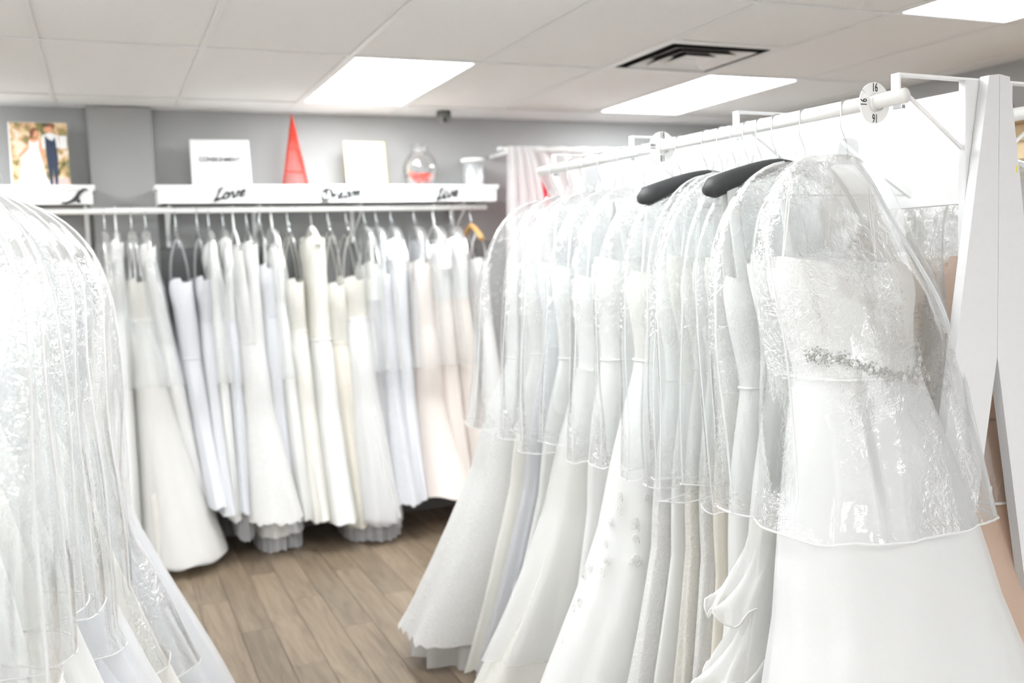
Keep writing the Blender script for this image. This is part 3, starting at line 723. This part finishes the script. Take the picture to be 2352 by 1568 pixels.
def bag(loc, rz, g, label, group, W=0.285, top=1.752, hem=0.94, vt=0.03, margin=0.014, seed=0, mat=None, zipper=True, bind=True, bulge=0.0, cu=0.0, detail=1.0, shoulder=0.32, WR=None, thin=1.0):
    """clear hanging bag with rounded shoulders, piped edges, open at the hem"""
    t = empty('garment_bag', loc, rz); tag(t, label, 'garment bag', group)
    mat = mat or M['film']
    N = int(64 * detail); so = seed * 5.1
    zs = [top - shoulder * (1 - math.cos(PI / 2 * i / 14)) for i in range(15)]
    rows = [(z, 0.03 + (W - 0.03) * math.sin(PI / 2 * i / 14) ** 0.85) for i, z in enumerate(zs)]
    n2 = int(16 * detail)
    for i in range(1, n2 + 1): rows.append((lerp(top - shoulder, hem, i / n2), W + 0.012 * i / n2))
    v = []; f = []; edge = {}
    for i, (z, wd) in enumerate(rows):
        uL, uR, vF, vB = g.w(min(z, 1.62))
        kr = (WR / W) if WR else 1.0
        uL, uR = (max(wd, uL + margin), max(wd * kr, uR + margin)) if z < top - shoulder else (wd, lerp(wd, wd * kr, (top - z) / shoulder))
        k = min(1.0, (top - z) / 0.3) ** 0.6
        a0, b0 = lerp(-vt * 0.5, min(vF - margin, -vt) - bulge * smooth01((top - z) / 0.5), k), lerp(vt * 0.5, max(vB + margin, vt), k)
        for j in range(N):
            th = 2 * PI * j / N
            c, s = sgnpow(math.cos(th), 0.55), sgnpow(math.sin(th), 0.8)
            nn = noise.noise(Vector((math.cos(th) * 1.6 + so, math.sin(th) * 1.6, z * 2.6 + so)))
            n3 = noise.noise(Vector((math.cos(th) * 6 + so, math.sin(th) * 6 + so, z * 3.2)))
            kk = min(1, (top - z) / 0.25)
            u = cu + c * (uR if c > 0 else uL) * (1 + 0.055 * nn * kk)
            vv = (a0 + b0) / 2 + s * (b0 - a0) / 2 * (1 + 0.10 * n3 * kk)
            vv += 0.010 * nn * kk
            v.append((u, vv, z + (0.012 * nn if i == len(rows) - 1 else 0)))
    R = len(rows)
    for i in range(R - 1):
        for j in range(N): f.append((i * N + j, i * N + (j + 1) % N, (i + 1) * N + (j + 1) % N, (i + 1) * N + j))
    pn = mesh('clear_film', (v, f), mat, t, True)
    if bind:
        for a_ in ((PI * 1.06, PI * 1.94) if not zipper else (PI * 1.06,)):
            j = int(a_ / (2 * PI) * N) % N
            P = [v[i * N + j] for i in range(1, R)]
            mesh('edge_binding', tube(P, 0.004, 6, True, flat=(0.0046 * thin, 0.0016, (0, 1, 0))), M['tape'], t, True)
        mesh('hem_binding', tube([v[(R - 1) * N + j % N] for j in range(N + 1)], 0.0035 * thin, 6, False), M['tape'], t, True)
    if zipper:
        P = []                                                        # runs from the neck diagonally to the right hem
        for i in range(2, R):
            fj = lerp(0.775, 0.905, smooth01((i - 2) / (R - 3) * 1.25) ** 0.8) * N; j0 = int(fj)
            P.append(tuple(Vector(v[i * N + j0]).lerp(Vector(v[i * N + (j0 + 1) % N]), fj - j0)))
        zp = mesh('zipper', tube(P, 0.005, 6, True, flat=(0.0075, 0.002, (0, 1, 0))), M['tape'], t, True)
        mesh('zipper_teeth', tube([(q[0], q[1] - 0.002, q[2]) for q in P], 0.0019, 5), M['zip'], zp, True)
        q = P[-4]
        mesh('zipper_pull', box(q[0] - 0.004, q[0] + 0.004, q[1] - 0.007, q[1] - 0.003, q[2] - 0.03, q[2], 0.001), M['silver'], zp)
    return t

ORD = ['first', 'second', 'third', 'fourth', 'fifth', 'sixth', 'seventh', 'eighth', 'ninth', 'tenth', 'eleventh', 'twelfth', 'thirteenth', 'fourteenth', 'fifteenth', 'sixteenth', 'seventeenth', 'eighteenth', 'nineteenth', 'twentieth', 'twenty-first', 'twenty-second', 'twenty-third']

# ------------------------------------------------------------------ right rack
def rack(name, P0, P1, Pb, label, sides=(-1, 1), off=0.27, ang=None):
    """two-sided rack: header board between A-frame ends, brackets and a rail on each side.
       P0, P1: near and far end of the centre line (x, y)"""
    d = Vector((P1[0] - P0[0], P1[1] - P0[1], 0)); Ln = d.length; rz = math.atan2(d.y, d.x) - PI / 2
    t = empty(name, (P0[0], P0[1], 0), rz); tag(t, label, 'clothes rack')
    # local: y along the rack, x across
    mesh('header_board', box(-0.009, 0.009, 0.02, Ln - 0.02, 1.635, 1.895, 0.002), M['white'], t)
    for yb, s in ((0.0, -1), (Ln, 1)):
        mesh('post', box(-0.078, 0.078, yb - 0.0 if s < 0 else yb - 0.02, yb + 0.02 if s < 0 else yb, 1.295, 1.905, 0.002), M['legpaint'], t)
        y0, y1 = (yb - 0.024, yb - 0.001) if s < 0 else (yb + 0.001, yb + 0.024)
        tp, br = 1.915, 0.135                                        # top of legs, slope
        for q in (-1, 1):
            wl = 0.093
            # leg board: upper part meets its mate on the centre line down to 1.29, then splays
            xin = lambda z: 0.0 if z > 1.285 else (1.285 - z) * 0.19
            xout = lambda z: 0.034 + (tp - z) * 0.17
            poly = [(q * xin(tp) + q * 0.0006, tp), (q * xout(tp), tp - 0.004), (q * xout(1.285), 1.285), (q * xout(0), 0.0), (q * xin(0), 0.0), (q * (xin(1.285) + 0.0006), 1.285)]
            if q > 0: poly = poly[::-1]
            mesh('leg', slab(poly, y0, y1), M['legpaint'], t)
        mesh('foot_brace', box(-0.24, 0.24, (y1 + 0.001) if s < 0 else (y0 - 0.02), (y1 + 0.019) if s < 0 else (y0 - 0.001), 0.28, 0.36, 0.002), M['white'], t)
    for q in sides:
        yb0 = [0.012, 0.53, 1.02, Ln - 0.15]
        mesh('rail_tube', tube([(q * off, -0.004, RZ), (q * off, Ln - 0.03, RZ)], 0.0165, 28), M['rail'], t, True)
        for yb in yb0:
            br = mesh('rail_bracket', join(box(min(q * 0.01, q * (off + 0.012)), max(q * 0.01, q * (off + 0.012)), yb - 0.011, yb + 0.011, 1.903, 1.908),
                                   box(min(q * (off + 0.007), q * (off + 0.012)), max(q * (off + 0.007), q * (off + 0.012)), yb - 0.011, yb + 0.011, 1.872, 1.9035)), M['white'], t)
            mesh('brace_rod', tube([(q * (off - 0.012), yb, 1.873), (q * 0.012, yb, 1.715)], 0.0045, 8), M['white'], br, True)
            mesh('rod_clip', box(q * off - 0.006, q * off + 0.006, yb - 0.012, yb + 0.012, 1.834, 1.842, 0.001), M['chrome'], br)
    return t
# centre line of the right rack; its left rail runs (1.583, 1.59) -> (1.485, 3.22)
RA, RB = (1.853, 1.592), (1.755, 3.25)
rr_ = rack('clothes_rack', RA, RB, None, 'white wooden A-frame clothes rack with a header board on the right')
ddir = (Vector((RB[0], RB[1])) - Vector((RA[0], RA[1]))).normalized(); perp = Vector((ddir.y, -ddir.x)); RROT = math.atan2(ddir.y, ddir.x) - PI / 2
mesh('yellow_scuff', box(0.058, 0.061, -0.0252, -0.0241, 1.70, 1.716), M['yellow'], rr_)
def on_rail(y_world, side=-1, off=0.27):
    s = (y_world - RA[1] - perp.y * off * side) / ddir.y
    q = Vector((RA[0], RA[1])) + ddir * s + perp * (off * side)
    return (q.x, q.y, 0)

# size discs
def size_disc(y_world, txt, label, rot=0.0):
    p0 = on_rail(y_world)
    t = empty('size_disc', (p0[0], p0[1], RZ), RROT); tag(t, label, 'size marker', 'white size discs on the right rail')
    n = 48; v = []; f = []
    gap = 0.035
    for yy in (-0.0011, 0.0011):
        for rr in (0.019, 0.0445):
            for i in range(n + 1):
                a = PI * 0.80 + gap + (2 * PI - 2 * gap) * i / n
                v.append((rr * math.cos(a), yy, rr * math.sin(a) - 0.0025))
    m_ = n + 1
    for i in range(n):
        f += [(i, i + 1, m_ + i + 1, m_ + i), (2 * m_ + i, 3 * m_ + i, 3 * m_ + i + 1, 2 * m_ + i + 1), (m_ + i, m_ + i + 1, 3 * m_ + i + 1, 3 * m_ + i), (i, 2 * m_ + i, 2 * m_ + i + 1, i + 1)]
    f += [(0, m_, 3 * m_, 2 * m_), (n, 2 * m_ + n, 3 * m_ + n, m_ + n)]
    t.rotation_euler = (0, rot, RROT)
    mesh('disc', (v, f), M['whiteplastic'], t)
    mesh('collar', join(tube([(0, -0.012, -0.0025), (0, 0.012, -0.0025)], 0.0195, 24, False)), M['whiteplastic'], t, True)
    for a in (PI / 2, PI, 1.5 * PI, 0):
        text(txt, 0.026, M['ink'], t, (0.0325 * math.cos(a), -0.0016, 0.0325 * math.sin(a) - 0.0025), (PI / 2, -(a - PI / 2), 0), 'number', 0.66, 0.0002, 0.0002)
size_disc(1.655, '16', 'white size disc marked 16 at the near end of the right rail')
size_disc(2.449, '18', 'white size disc marked 18 midway along the right rail')

HY = [1.734, 1.865, 1.962, 2.020, 2.070, 2.12, 2.175, 2.24, 2.36, 2.545, 2.66, 2.78, 2.88, 2.98, 3.10]
BB = [1.18, 1.58, 1.75, 1.93, 2.00, 2.07, 2.14, 2.21, 2.28, 2.62, 2.70, 3.02, 3.09, 3.16, 3.26, 3.72]   # hem boundaries along the floor
TB = [1.60] + [(a + b) / 2 for a, b in zip(HY, HY[1:])] + [3.17]
RG = 'gowns on the right rack'; RBG = 'clear garment bags on the right rack'; RHG = 'hangers on the right rail'
spec = {  # top, skirt, hemL, hemR, p, extras
 0: dict(top='lace', skirt='satin', hL=0.58, hR=0.46, p=1.2, ex=dict(belt=True, folds=7, amp=0.05, overlay=(M['tulle'], 0.0)), lab='strapless lace gown with a crystal belt, nearest on the right rack', bust=1.515, waist=1.265),
 1: dict(top='satin', skirt='ivory', hL=0.52, hR=0.66, p=1.2, ex=dict(folds=9, amp=0.06, ruffles=[(0.90, 0.16, 0.42, 0.4), (0.76, 0.17, 0.44, 2.1), (0.58, 0.2, 0.42, 4.0), (0.34, 0.2, 0.35, 1.0)], overlay=(M['tulle'], 0.1), straps=0.10), lab='ruffled organza gown behind the nearest gown on the right rack'),
 2: dict(top='satin', skirt='satin', hL=0.36, hR=0.40, p=1.3, ex=dict(folds=6, amp=0.05, straps=0.155, strap_w=0.018), lab='plain white satin gown on the nearer black padded hanger'),
 3: dict(top='ivorylace', skirt='cream', hL=0.27, hR=0.3, p=1.3, ex=dict(folds=9), lab='cream lace gown, fourth from the near end of the right rack'),
 4: dict(top='lace', skirt='lace', hL=0.28, hR=0.3, p=1.3, ex=dict(folds=9, straps=0.1), lab='narrow white lace gown, fifth from the near end of the right rack'),
 5: dict(top='ivory', skirt='ivorylace', hL=0.30, hR=0.3, p=1.5, ex=dict(folds=9), lab='ivory lace gown, sixth from the near end of the right rack'),
 6: dict(top='cream', skirt='satin', hL=0.32, hR=0.3, p=1.5, ex=dict(folds=9), lab='white gown with cream bodice, seventh from the near end of the right rack'),
 7: dict(top='satin', skirt='lace', hL=0.38, hR=0.3, p=1.5, ex=dict(folds=9, straps=0.12), lab='white lace gown on the farther black padded hanger'),
 8: dict(top='ivorylace', skirt='satin', hL=0.55, hR=0.4, p=1.35, ex=dict(folds=7, amp=0.06, applique=True), lab='white gown with scrolled lace applique flaring left of the satin gown'),
 9: dict(top='lace', skirt='satin', hL=0.30, hR=0.4, p=1.3, ex=dict(folds=9, straps=0.1), lab='white gown beyond the size 18 disc, tenth on the right rack'),
 10: dict(top='satin', skirt='ivory', hL=0.54, hR=0.4, p=1.5, ex=dict(folds=8, amp=0.06, overlay=(M['tulle'], 0.22)), lab='tiered ivory gown with tulle overskirt, eleventh on the right rack', hem=0.05),
 11: dict(top='lace', skirt='satin', hL=0.34, hR=0.4, p=1.4, ex=dict(folds=9), lab='white gown, twelfth on the right rack'),
 12: dict(top='coollace', skirt='coolwhite', hL=0.34, hR=0.4, p=1.4, ex=dict(folds=9, overlay=(M['greytulle'], 0.02)), lab='cool white tulle gown, thirteenth on the right rack'),
 13: dict(top='ivorylace', skirt='ivory', hL=0.36, hR=0.4, p=1.3, ex=dict(folds=9), lab='ivory gown, last but one on the right rack'),
 14: dict(top='lace', skirt='lace', hL=0.50, hR=0.4, p=1.25, ex=dict(folds=7, amp=0.06, scallop=0.03, peplum=(M['tulle'], 0.1)), lab='white gown with scalloped lace hem at the far end of the right rack', hem=0.12),
}
for i, y in enumerate(HY):
    s = spec[i]; loc = on_rail(y)
    kind = 'black' if i in (2, 7) else 'clear'
    hanger(loc, RROT, ('black padded hanger with chrome hook, %s from the near end of the right rail' if kind == 'black' else 'clear plastic hanger with chrome hook, %s from the near end of the right rail') % ORD[i], RHG, kind, half=0.225 if kind == 'black' else 0.2, flip=1)
    vt = min(y - TB[i], TB[i + 1] - y) * 0.9
    g = Gown(bust=s.get('bust', 1.50 + 0.03 * math.sin(i * 2.3)), waist=s.get('waist', 1.22 + 0.03 * math.sin(i * 1.7)), hem=s.get('hem', 0.06), hemL=s['hL'], hemR=s['hR'], vt=max(0.022, vt), vF=BB[i] - y, vB=BB[i + 1] - y, p=s['p'])
    if i == 0:
        g.vt = 0.075; loc = (loc[0] - 0.05, loc[1], 0)            # slipped a little towards the aisle
    gown(loc, RROT, g, s['lab'], RG, M[s['top']], M[s['skirt']], seed=i, detail=1.4 if i < 3 else 1.0, **s['ex'])
    bag(loc, RROT, g, 'clear vinyl garment bag, %s from the near end of the right rack' % ORD[i], RBG, W=0.275 + 0.02 * math.sin(i * 1.9) - (0.048 if i == 0 else 0), seed=i, hem=0.95 + 0.025 * math.sin(i * 2.7), vt=max(0.02, vt * 0.9), bulge=0.03 if i == 0 else 0.0, thin=0.75 if i < 2 else 0.45, WR=0.245 if i == 0 else None, zipper=i in (0, 1, 8), detail=1.5 if i < 2 else 1.0, top=1.752 + 0.006 * math.sin(i * 3.1))

# other side of the right rack: champagne and blush gowns
OY = [1.78, 1.93, 2.10, 2.30, 2.52]
OB = [1.45, 1.86, 2.03, 2.2, 2.42, 2.66]
osp = [('lace', 'rose', 'blush tulle gown seen between the rack legs'), ('champagne', 'champagne', 'champagne lace gown under the header board of the right rack'), ('champagne', 'rose', 'rose beige gown, third on the far side of the right rack'), ('ivorylace', 'cream', 'cream gown, fourth on the far side of the right rack'), ('lace', 'satin', 'white gown, fifth on the far side of the right rack')]
for i, y in enumerate(OY):
    loc = on_rail(y, 1)
    hanger(loc, RROT, 'clear plastic hanger, %s on the far side of the right rack' % ORD[i], RHG, 'clear', flip=-1)
    g = Gown(bust=1.5, waist=1.12, hem=0.06, hemL=0.40, hemR=0.5, vt=0.05, vF=OB[i] - y, vB=OB[i + 1] - y, p=1.1, ub=0.2, uw=0.19)
    gown(loc, RROT, g, osp[i][2], RG, M[osp[i][0] if i else 'rose'], M[osp[i][1]], seed=30 + i, folds=13, amp=0.07)
    bag(loc, RROT, g, 'clear vinyl garment bag, %s on the far side of the right rack' % ORD[i], RBG, W=0.25, hem=0.93, vt=0.05, seed=40 + i)

# ------------------------------------------------------------------ left rack
LA, LB = (-0.70, 1.50), (-0.56, 3.55)
lrk = rack('clothes_rack', LA, LB, None, 'white wooden A-frame clothes rack on the left, hidden by its gowns', sides=(1,), off=0.27)
ld = (Vector(LB) - Vector(LA)).normalized(); lp = Vector((ld.y, -ld.x)); LROT = math.atan2(ld.y, ld.x) - PI / 2
def on_left(y):
    q = Vector(LA) + ld * ((y - LA[1]) / ld.y) + lp * 0.27
    return (q.x, q.y, 0)
LY = [1.80, 1.98, 2.16, 2.34, 2.56, 2.80, 3.02]
LBD = [1.35, 1.75, 1.98, 2.22, 2.48, 2.78, 3.05, 3.5]
LT = [1.7] + [(a + b) / 2 for a, b in zip(LY, LY[1:])] + [3.12]
lsp = [('lace', 'satin', 0.42, 0.0, 'white lace gown, nearest on the left rack'), ('ivory', 'satin', 0.45, 0.01, 'ivory gown, second on the left rack'), ('lace', 'ivory', 0.48, 0.01, 'white lace gown with ivory skirt, third on the left rack'), ('satin', 'satin', 0.5, 0.02, 'white satin gown, fourth on the left rack'), ('coollace', 'coolwhite', 0.55, 0.03, 'cool white lace gown, fifth on the left rack'), ('lace', 'ivory', 0.57, 0.05, 'ivory gown with lace bodice, sixth on the left rack'), ('coollace', 'coolwhite', 0.62, 0.06, 'wide tulle ball gown at the far end of the left rack')]
for i, y in enumerate(LY):
    loc = on_left(y); a, b, hw, dw, lab = lsp[i]
    hanger(loc, LROT, 'clear plastic hanger, %s from the near end of the left rail' % ORD[i], 'hangers on the left rail', 'clear', flip=-1)
    vt = min(y - LT[i], LT[i + 1] - y) * 0.9
    g = Gown(bust=1.52, waist=1.24, hem=0.05, hemL=0.4, hemR=hw, vt=vt, vF=LBD[i] - y, vB=LBD[i + 1] - y, p=[1.25, 1.25, 1.25, 1.2, 1.1, 1.0, 0.9][i])
    gown(loc, LROT, g, lab, 'gowns on the left rack', M[a], M[b], seed=50 + i, folds=9, amp=0.06, overlay=(M['tulle'], 0.0) if i in (4, 6) else None)
    bag(loc, LROT, g, 'clear vinyl garment bag, %s from the near end of the left rack' % ORD[i], 'clear garment bags on the left rack', W=0.295 + dw, hem=[0.88, 0.86, 0.88, 0.80, 0.62, 0.45, 0.34][i], thin=0.65, vt=vt, seed=60 + i, detail=1.4 if i < 2 else 1.0, zipper=False, top=1.757)

# ------------------------------------------------------------------ gowns on the back rail (facing along the rail)
# hook x, hem x0, hem x1, reach towards the room, hem height, bodice, skirt, flare, bag?, hanger, extras, label
BK = [
 (0.025, -0.30, 0.02, 0.34, 0.10, 'ivorylace', 'ivory', 1.4, 1, 'clear', {}, 'ivory gown'),
 (0.080, -0.08, 0.12, 0.36, 0.10, 'lace', 'satin', 1.4, 1, 'white', {}, 'white gown'),
 (0.155, 0.08, 0.53, 0.44, 0.06, 'ivorylace', 'ivory', 1.8, 1, 'clear', dict(folds=5, amp=0.03, overlay=(M['tulle'], 0.0)), 'full ivory satin gown with a bell skirt'),
 (0.225, 0.36, 0.50, 0.24, 0.16, 'lace', 'satin', 1.3, 1, 'clear', {}, 'slim white gown'),
 (0.375, 0.42, 0.55, 0.30, 0.30, 'coolwhite', 'coolwhite', 1.6, 0, 'clear', dict(straps=0.05), 'cool white gown hung low on long straps'),
 (0.485, 0.48, 0.60, 0.30, 0.26, 'coollace', 'coolwhite', 1.8, 0, 'clear', dict(straps=0.04), 'pale lilac white gown with wide straps'),
 (0.545, 0.53, 0.62, 0.28, 0.22, 'satin', 'satin', 1.4, 1, 'clear', {}, 'white gown'),
 (0.620, 0.57, 0.68, 0.30, 0.25, 'lace', 'coollace', 1.4, 1, 'clear', dict(peplum=(M['greytulle'], 0.15)), 'white lace gown over a tulle petticoat'),
 (0.675, 0.60, 0.96, 0.40, 0.20, 'lace', 'lace', 1.5, 0, 'white', dict(scallop=0.025, folds=6, amp=0.04), 'white lace gown with a scalloped hem'),
 (0.745, 0.68, 0.88, 0.28, 0.10, 'satin', 'satin', 1.3, 0, 'clear', dict(peplum=(M['greytulle'], 0.09)), 'white gown with a ruffled petticoat'),
 (0.815, 0.80, 0.95, 0.24, 0.10, 'coolwhite', 'coolwhite', 1.3, 0, 'clear', dict(peplum=(M['greytulle'], 0.09)), 'cool white gown over a grey petticoat'),
 (0.880, 0.88, 1.00, 0.30, 0.18, 'lace', 'satin', 1.4, 1, 'white', {}, 'white gown'),
 (0.968, 0.94, 1.10, 0.36, 0.17, 'ivorylace', 'ivory', 1.7, 0, 'clear', dict(straps=0.06), 'ivory gown with a fitted bodice'),
 (1.100, 1.02, 1.24, 0.40, 0.15, 'ivory', 'satin', 1.6, 0, 'cream', dict(straps=0.09), 'white satin gown on the padded cream hanger'),
 (1.195, 1.16, 1.32, 0.32, 0.10, 'ivorylace', 'cream', 1.4, 0, 'clear', dict(straps=0.07, peplum=(M['greytulle'], 0.09)), 'cream lace gown on thin straps'),
 (1.300, 1.20, 1.50, 0.40, 0.14, 'ivorylace', 'satin', 1.35, 0, 'clear', dict(overlay=(M['tulle'], -0.02), folds=14, straps=0.08, peplum=(M['greytulle'], 0.12)), 'white tulle gown with a soft full skirt'),
 (1.405, 1.36, 1.50, 0.30, 0.06, 'satin', 'greytulle', 1.4, 1, 'clear', {}, 'pale grey tulle gown'),
 (1.475, 1.40, 1.62, 0.37, 0.20, 'coollace', 'coollace', 1.6, 1, 'clear', dict(scallop=0.015), 'pale lilac lace gown'),
 (1.565, 1.50, 1.66, 0.32, 0.20, 'coolwhite', 'coolwhite', 1.4, 1, 'clear', {}, 'cool white gown'),
 (1.705, 1.58, 1.96, 0.42, 0.22, 'blush', 'blush', 2.4, 1, 'clear', dict(folds=6, amp=0.04), 'blush mermaid gown with a flared skirt'),
 (1.825, 1.78, 1.95, 0.32, 0.20, 'lace', 'blush', 1.4, 1, 'white', {}, 'white and blush gown with a paper tag'),
 (1.935, 1.90, 2.08, 0.32, 0.15, 'satin', 'blush', 1.4, 1, 'clear', {}, 'pale blush gown'),
 (2.060, 2.02, 2.25, 0.34, 0.12, 'lace', 'satin', 1.4, 0, 'wood', dict(straps=0.1), 'white gown on the wooden hanger'),
]
BG, BBG, BHG = 'gowns on the back wall rail', 'clear garment bags on the back wall rail', 'hangers on the back wall rail'
BROT = -PI / 2                                                       # local x -> -Y (towards the room), local y -> +X
for i, (hx, x0, x1, reach, hz, a, b, p_, hasbag, hk, ex, lab) in enumerate(BK):
    loc = (hx, 5.45, 0)
    hanger(loc, BROT, {'clear': 'clear plastic hanger', 'white': 'white plastic hanger', 'wood': 'brown wooden hanger', 'cream': 'padded cream hanger with round ends'}[hk] + ', %s from the left on the back wall rail' % ORD[i], BHG, hk, railz=1.87, half=0.17)
    nx0 = BK[i - 1][0] if i else hx - 0.1; nx1 = BK[i + 1][0] if i < len(BK) - 1 else hx + 0.1
    vt = max(0.03, min(0.06, min(hx - nx0, nx1 - hx) * 0.6))
    low = 0.06 if ex.get('straps') in (0.05, 0.06, 0.07, 0.08) else 0.0
    hi = 0.15 if i in (1, 3, 6, 7, 8, 9, 11, 13, 18, 20, 21) else 0.0
    g = Gown(bust=1.53 + 0.03 * math.sin(i * 2.1) - low + hi, waist=1.24 + 0.11 * math.sin(i * 1.3) - low, hem=hz, ub=0.16, uw=0.13, hemL=0.20, hemR=reach, vt=vt, vF=x0 - hx, vB=x1 - hx, p=p_)
    e = dict(folds=9, amp=0.05); e.update(ex)
    gown(loc, BROT, g, lab + ', %s from left on back rail' % ORD[i], BG, M[a], M[b], seed=80 + i, detail=0.8, hook_z=1.71, **e)
    if hasbag: bag(loc, BROT, g, 'clear garment bag, over the %s gown from the left on the back wall rail' % ORD[i], BBG, W=0.18 if hx < 0.32 else 0.235, hem=0.95, vt=vt, seed=100 + i, mat=M['film2'], zipper=False, bind=False, detail=0.8, top=1.765, margin=0.008)
t = empty('price_tag', (1.825, 5.27, 1.62)); tag(t, 'white paper tag on a gown at the right of the back rail', 'tag')
mesh('tag_card', box(-0.034, 0.034, -0.001, 0.001, -0.11, 0.0, 0.0004), M['paper'], t)
mesh('tag_string', tube([(0, 0, -0.006), (0.004, 0.005, 0.05), (0.002, 0.012, 0.10)], 0.0012, 6), M['ribbon'], t)

# ------------------------------------------------------------------ sheer curtain and red gown at the right of the back wall
def sheet(fn, nu, nv):
    v = [fn(i / nu, j / nv) for j in range(nv + 1) for i in range(nu + 1)]
    f = [(j * (nu + 1) + i, j * (nu + 1) + i + 1, (j + 1) * (nu + 1) + i + 1, (j + 1) * (nu + 1) + i) for j in range(nv) for i in range(nu)]
    return v, f
t = empty('curtain', (3.0, 5.3, 2.2)); tag(t, 'sheer white curtain gathered on a rod, right of the long shelf', 'curtain')
mesh('curtain_rod', tube([(-0.78, 0, 0), (1.0, 0, 0)], 0.011, 14), M['rail'], t, True)
mesh('finial', lathe([(0, -0.03), (0.012, -0.02), (0.016, -0.004), (0.009, 0.008), (0.009, 0.03)], 14), M['silver'], t, True).rotation_euler = (0, PI / 2, 0)
t.children[-1].location = (-0.79, 0, 0)
mesh('rod_bracket', box(-0.70, -0.68, 0.0, 0.42, -0.012, 0.012, 0.003), M['rail'], t)
def left_panel(u, w_):
    xx = lerp(lerp(-0.76, -0.86, w_), lerp(-0.60, -0.36, w_ ** 0.7), u)
    return (xx, -0.02 + 0.02 * math.sin(u * 24 + w_) * (0.4 + w_) - 0.03 * w_, 0.015 - 2.1 * w_)
mesh('side_panel', sheet(left_panel, 40, 20), M['curtain'], t, True)
def main_panel(u, w_):
    xl = lerp(-0.66, 0.15, w_)
    xx = lerp(xl, 1.0, u)
    return (xx, 0.02 + 0.02 * math.sin(u * 70 + 2 * w_) - 0.02 * w_, 0.02 - lerp(1.2, 2.05, u ** 0.4) * w_)
mesh('main_panel', sheet(main_panel, 90, 20), M['curtain'], t, True)
loc = (2.53, 5.56, 0)
t = empty('red_gown', loc, 0); tag(t, 'bright red gown behind the sheer white curtain', 'gown')
g = Gown(bust=2.02, waist=1.62, hem=0.3, ub=0.12, uw=0.1, hemL=0.2, hemR=0.2, vt=0.05, vF=-0.12, vB=0.10, p=1.3)
v, f = sheet(lambda a, b: (*ring_pt(g, lerp(1.62, 0.3, b), 2 * PI * a, 0.85, 0.05 * math.sin(2 * PI * a * 9) * b), lerp(1.62, 0.3, b)), 60, 16)
mesh('skirt', (v, f), M['red'], t, True)
v, f = sheet(lambda a, b: (*ring_pt(g, lerp(2.08, 1.62, b), 2 * PI * a, 0.85), lerp(2.08, 1.62, b) - 0.03 * math.sin(4 * PI * a) * (1 - b)), 48, 8)
mesh('bodice', (v, f), M['red'], t, True)
for s in (-1, 1): mesh('strap', tube([(s * 0.1, -0.04, 2.04), (s * 0.08, 0.02, 2.2), (s * 0.03, 0.15, 2.25)], 0.006, 8), M['red'], t, True)

# ------------------------------------------------------------------ right wall: pine shelf with a red vase
t = empty('wall_shelf', (4.2, 3.3, 2.0)); tag(t, 'pine board shelf on the right wall behind the rack', 'shelf')
for z0 in (-0.14, -0.05, 0.04): mesh('board', box(-0.02, 0.0, -0.9, 0.35, z0, z0 + 0.085, 0.004), M['pine'], t)
mesh('shelf_top', box(-0.24, -0.001, -0.9, 0.35, 0.126, 0.146, 0.003), M['pine'], t)
t = empty('vase', (4.08, 3.44, 2.1465)); tag(t, 'dark red vase on the pine shelf behind the rack', 'vase')
mesh('vase_body', lathe([(0.0, 0.0), (0.03, 0.0), (0.05, 0.03), (0.055, 0.06), (0.04, 0.09), (0.022, 0.105), (0.028, 0.12), (0.024, 0.12), (0.018, 0.105), (0.0, 0.1)], 24), plain('dark_red_glaze', (0.30, 0.012, 0.02), 0.25), t, True)
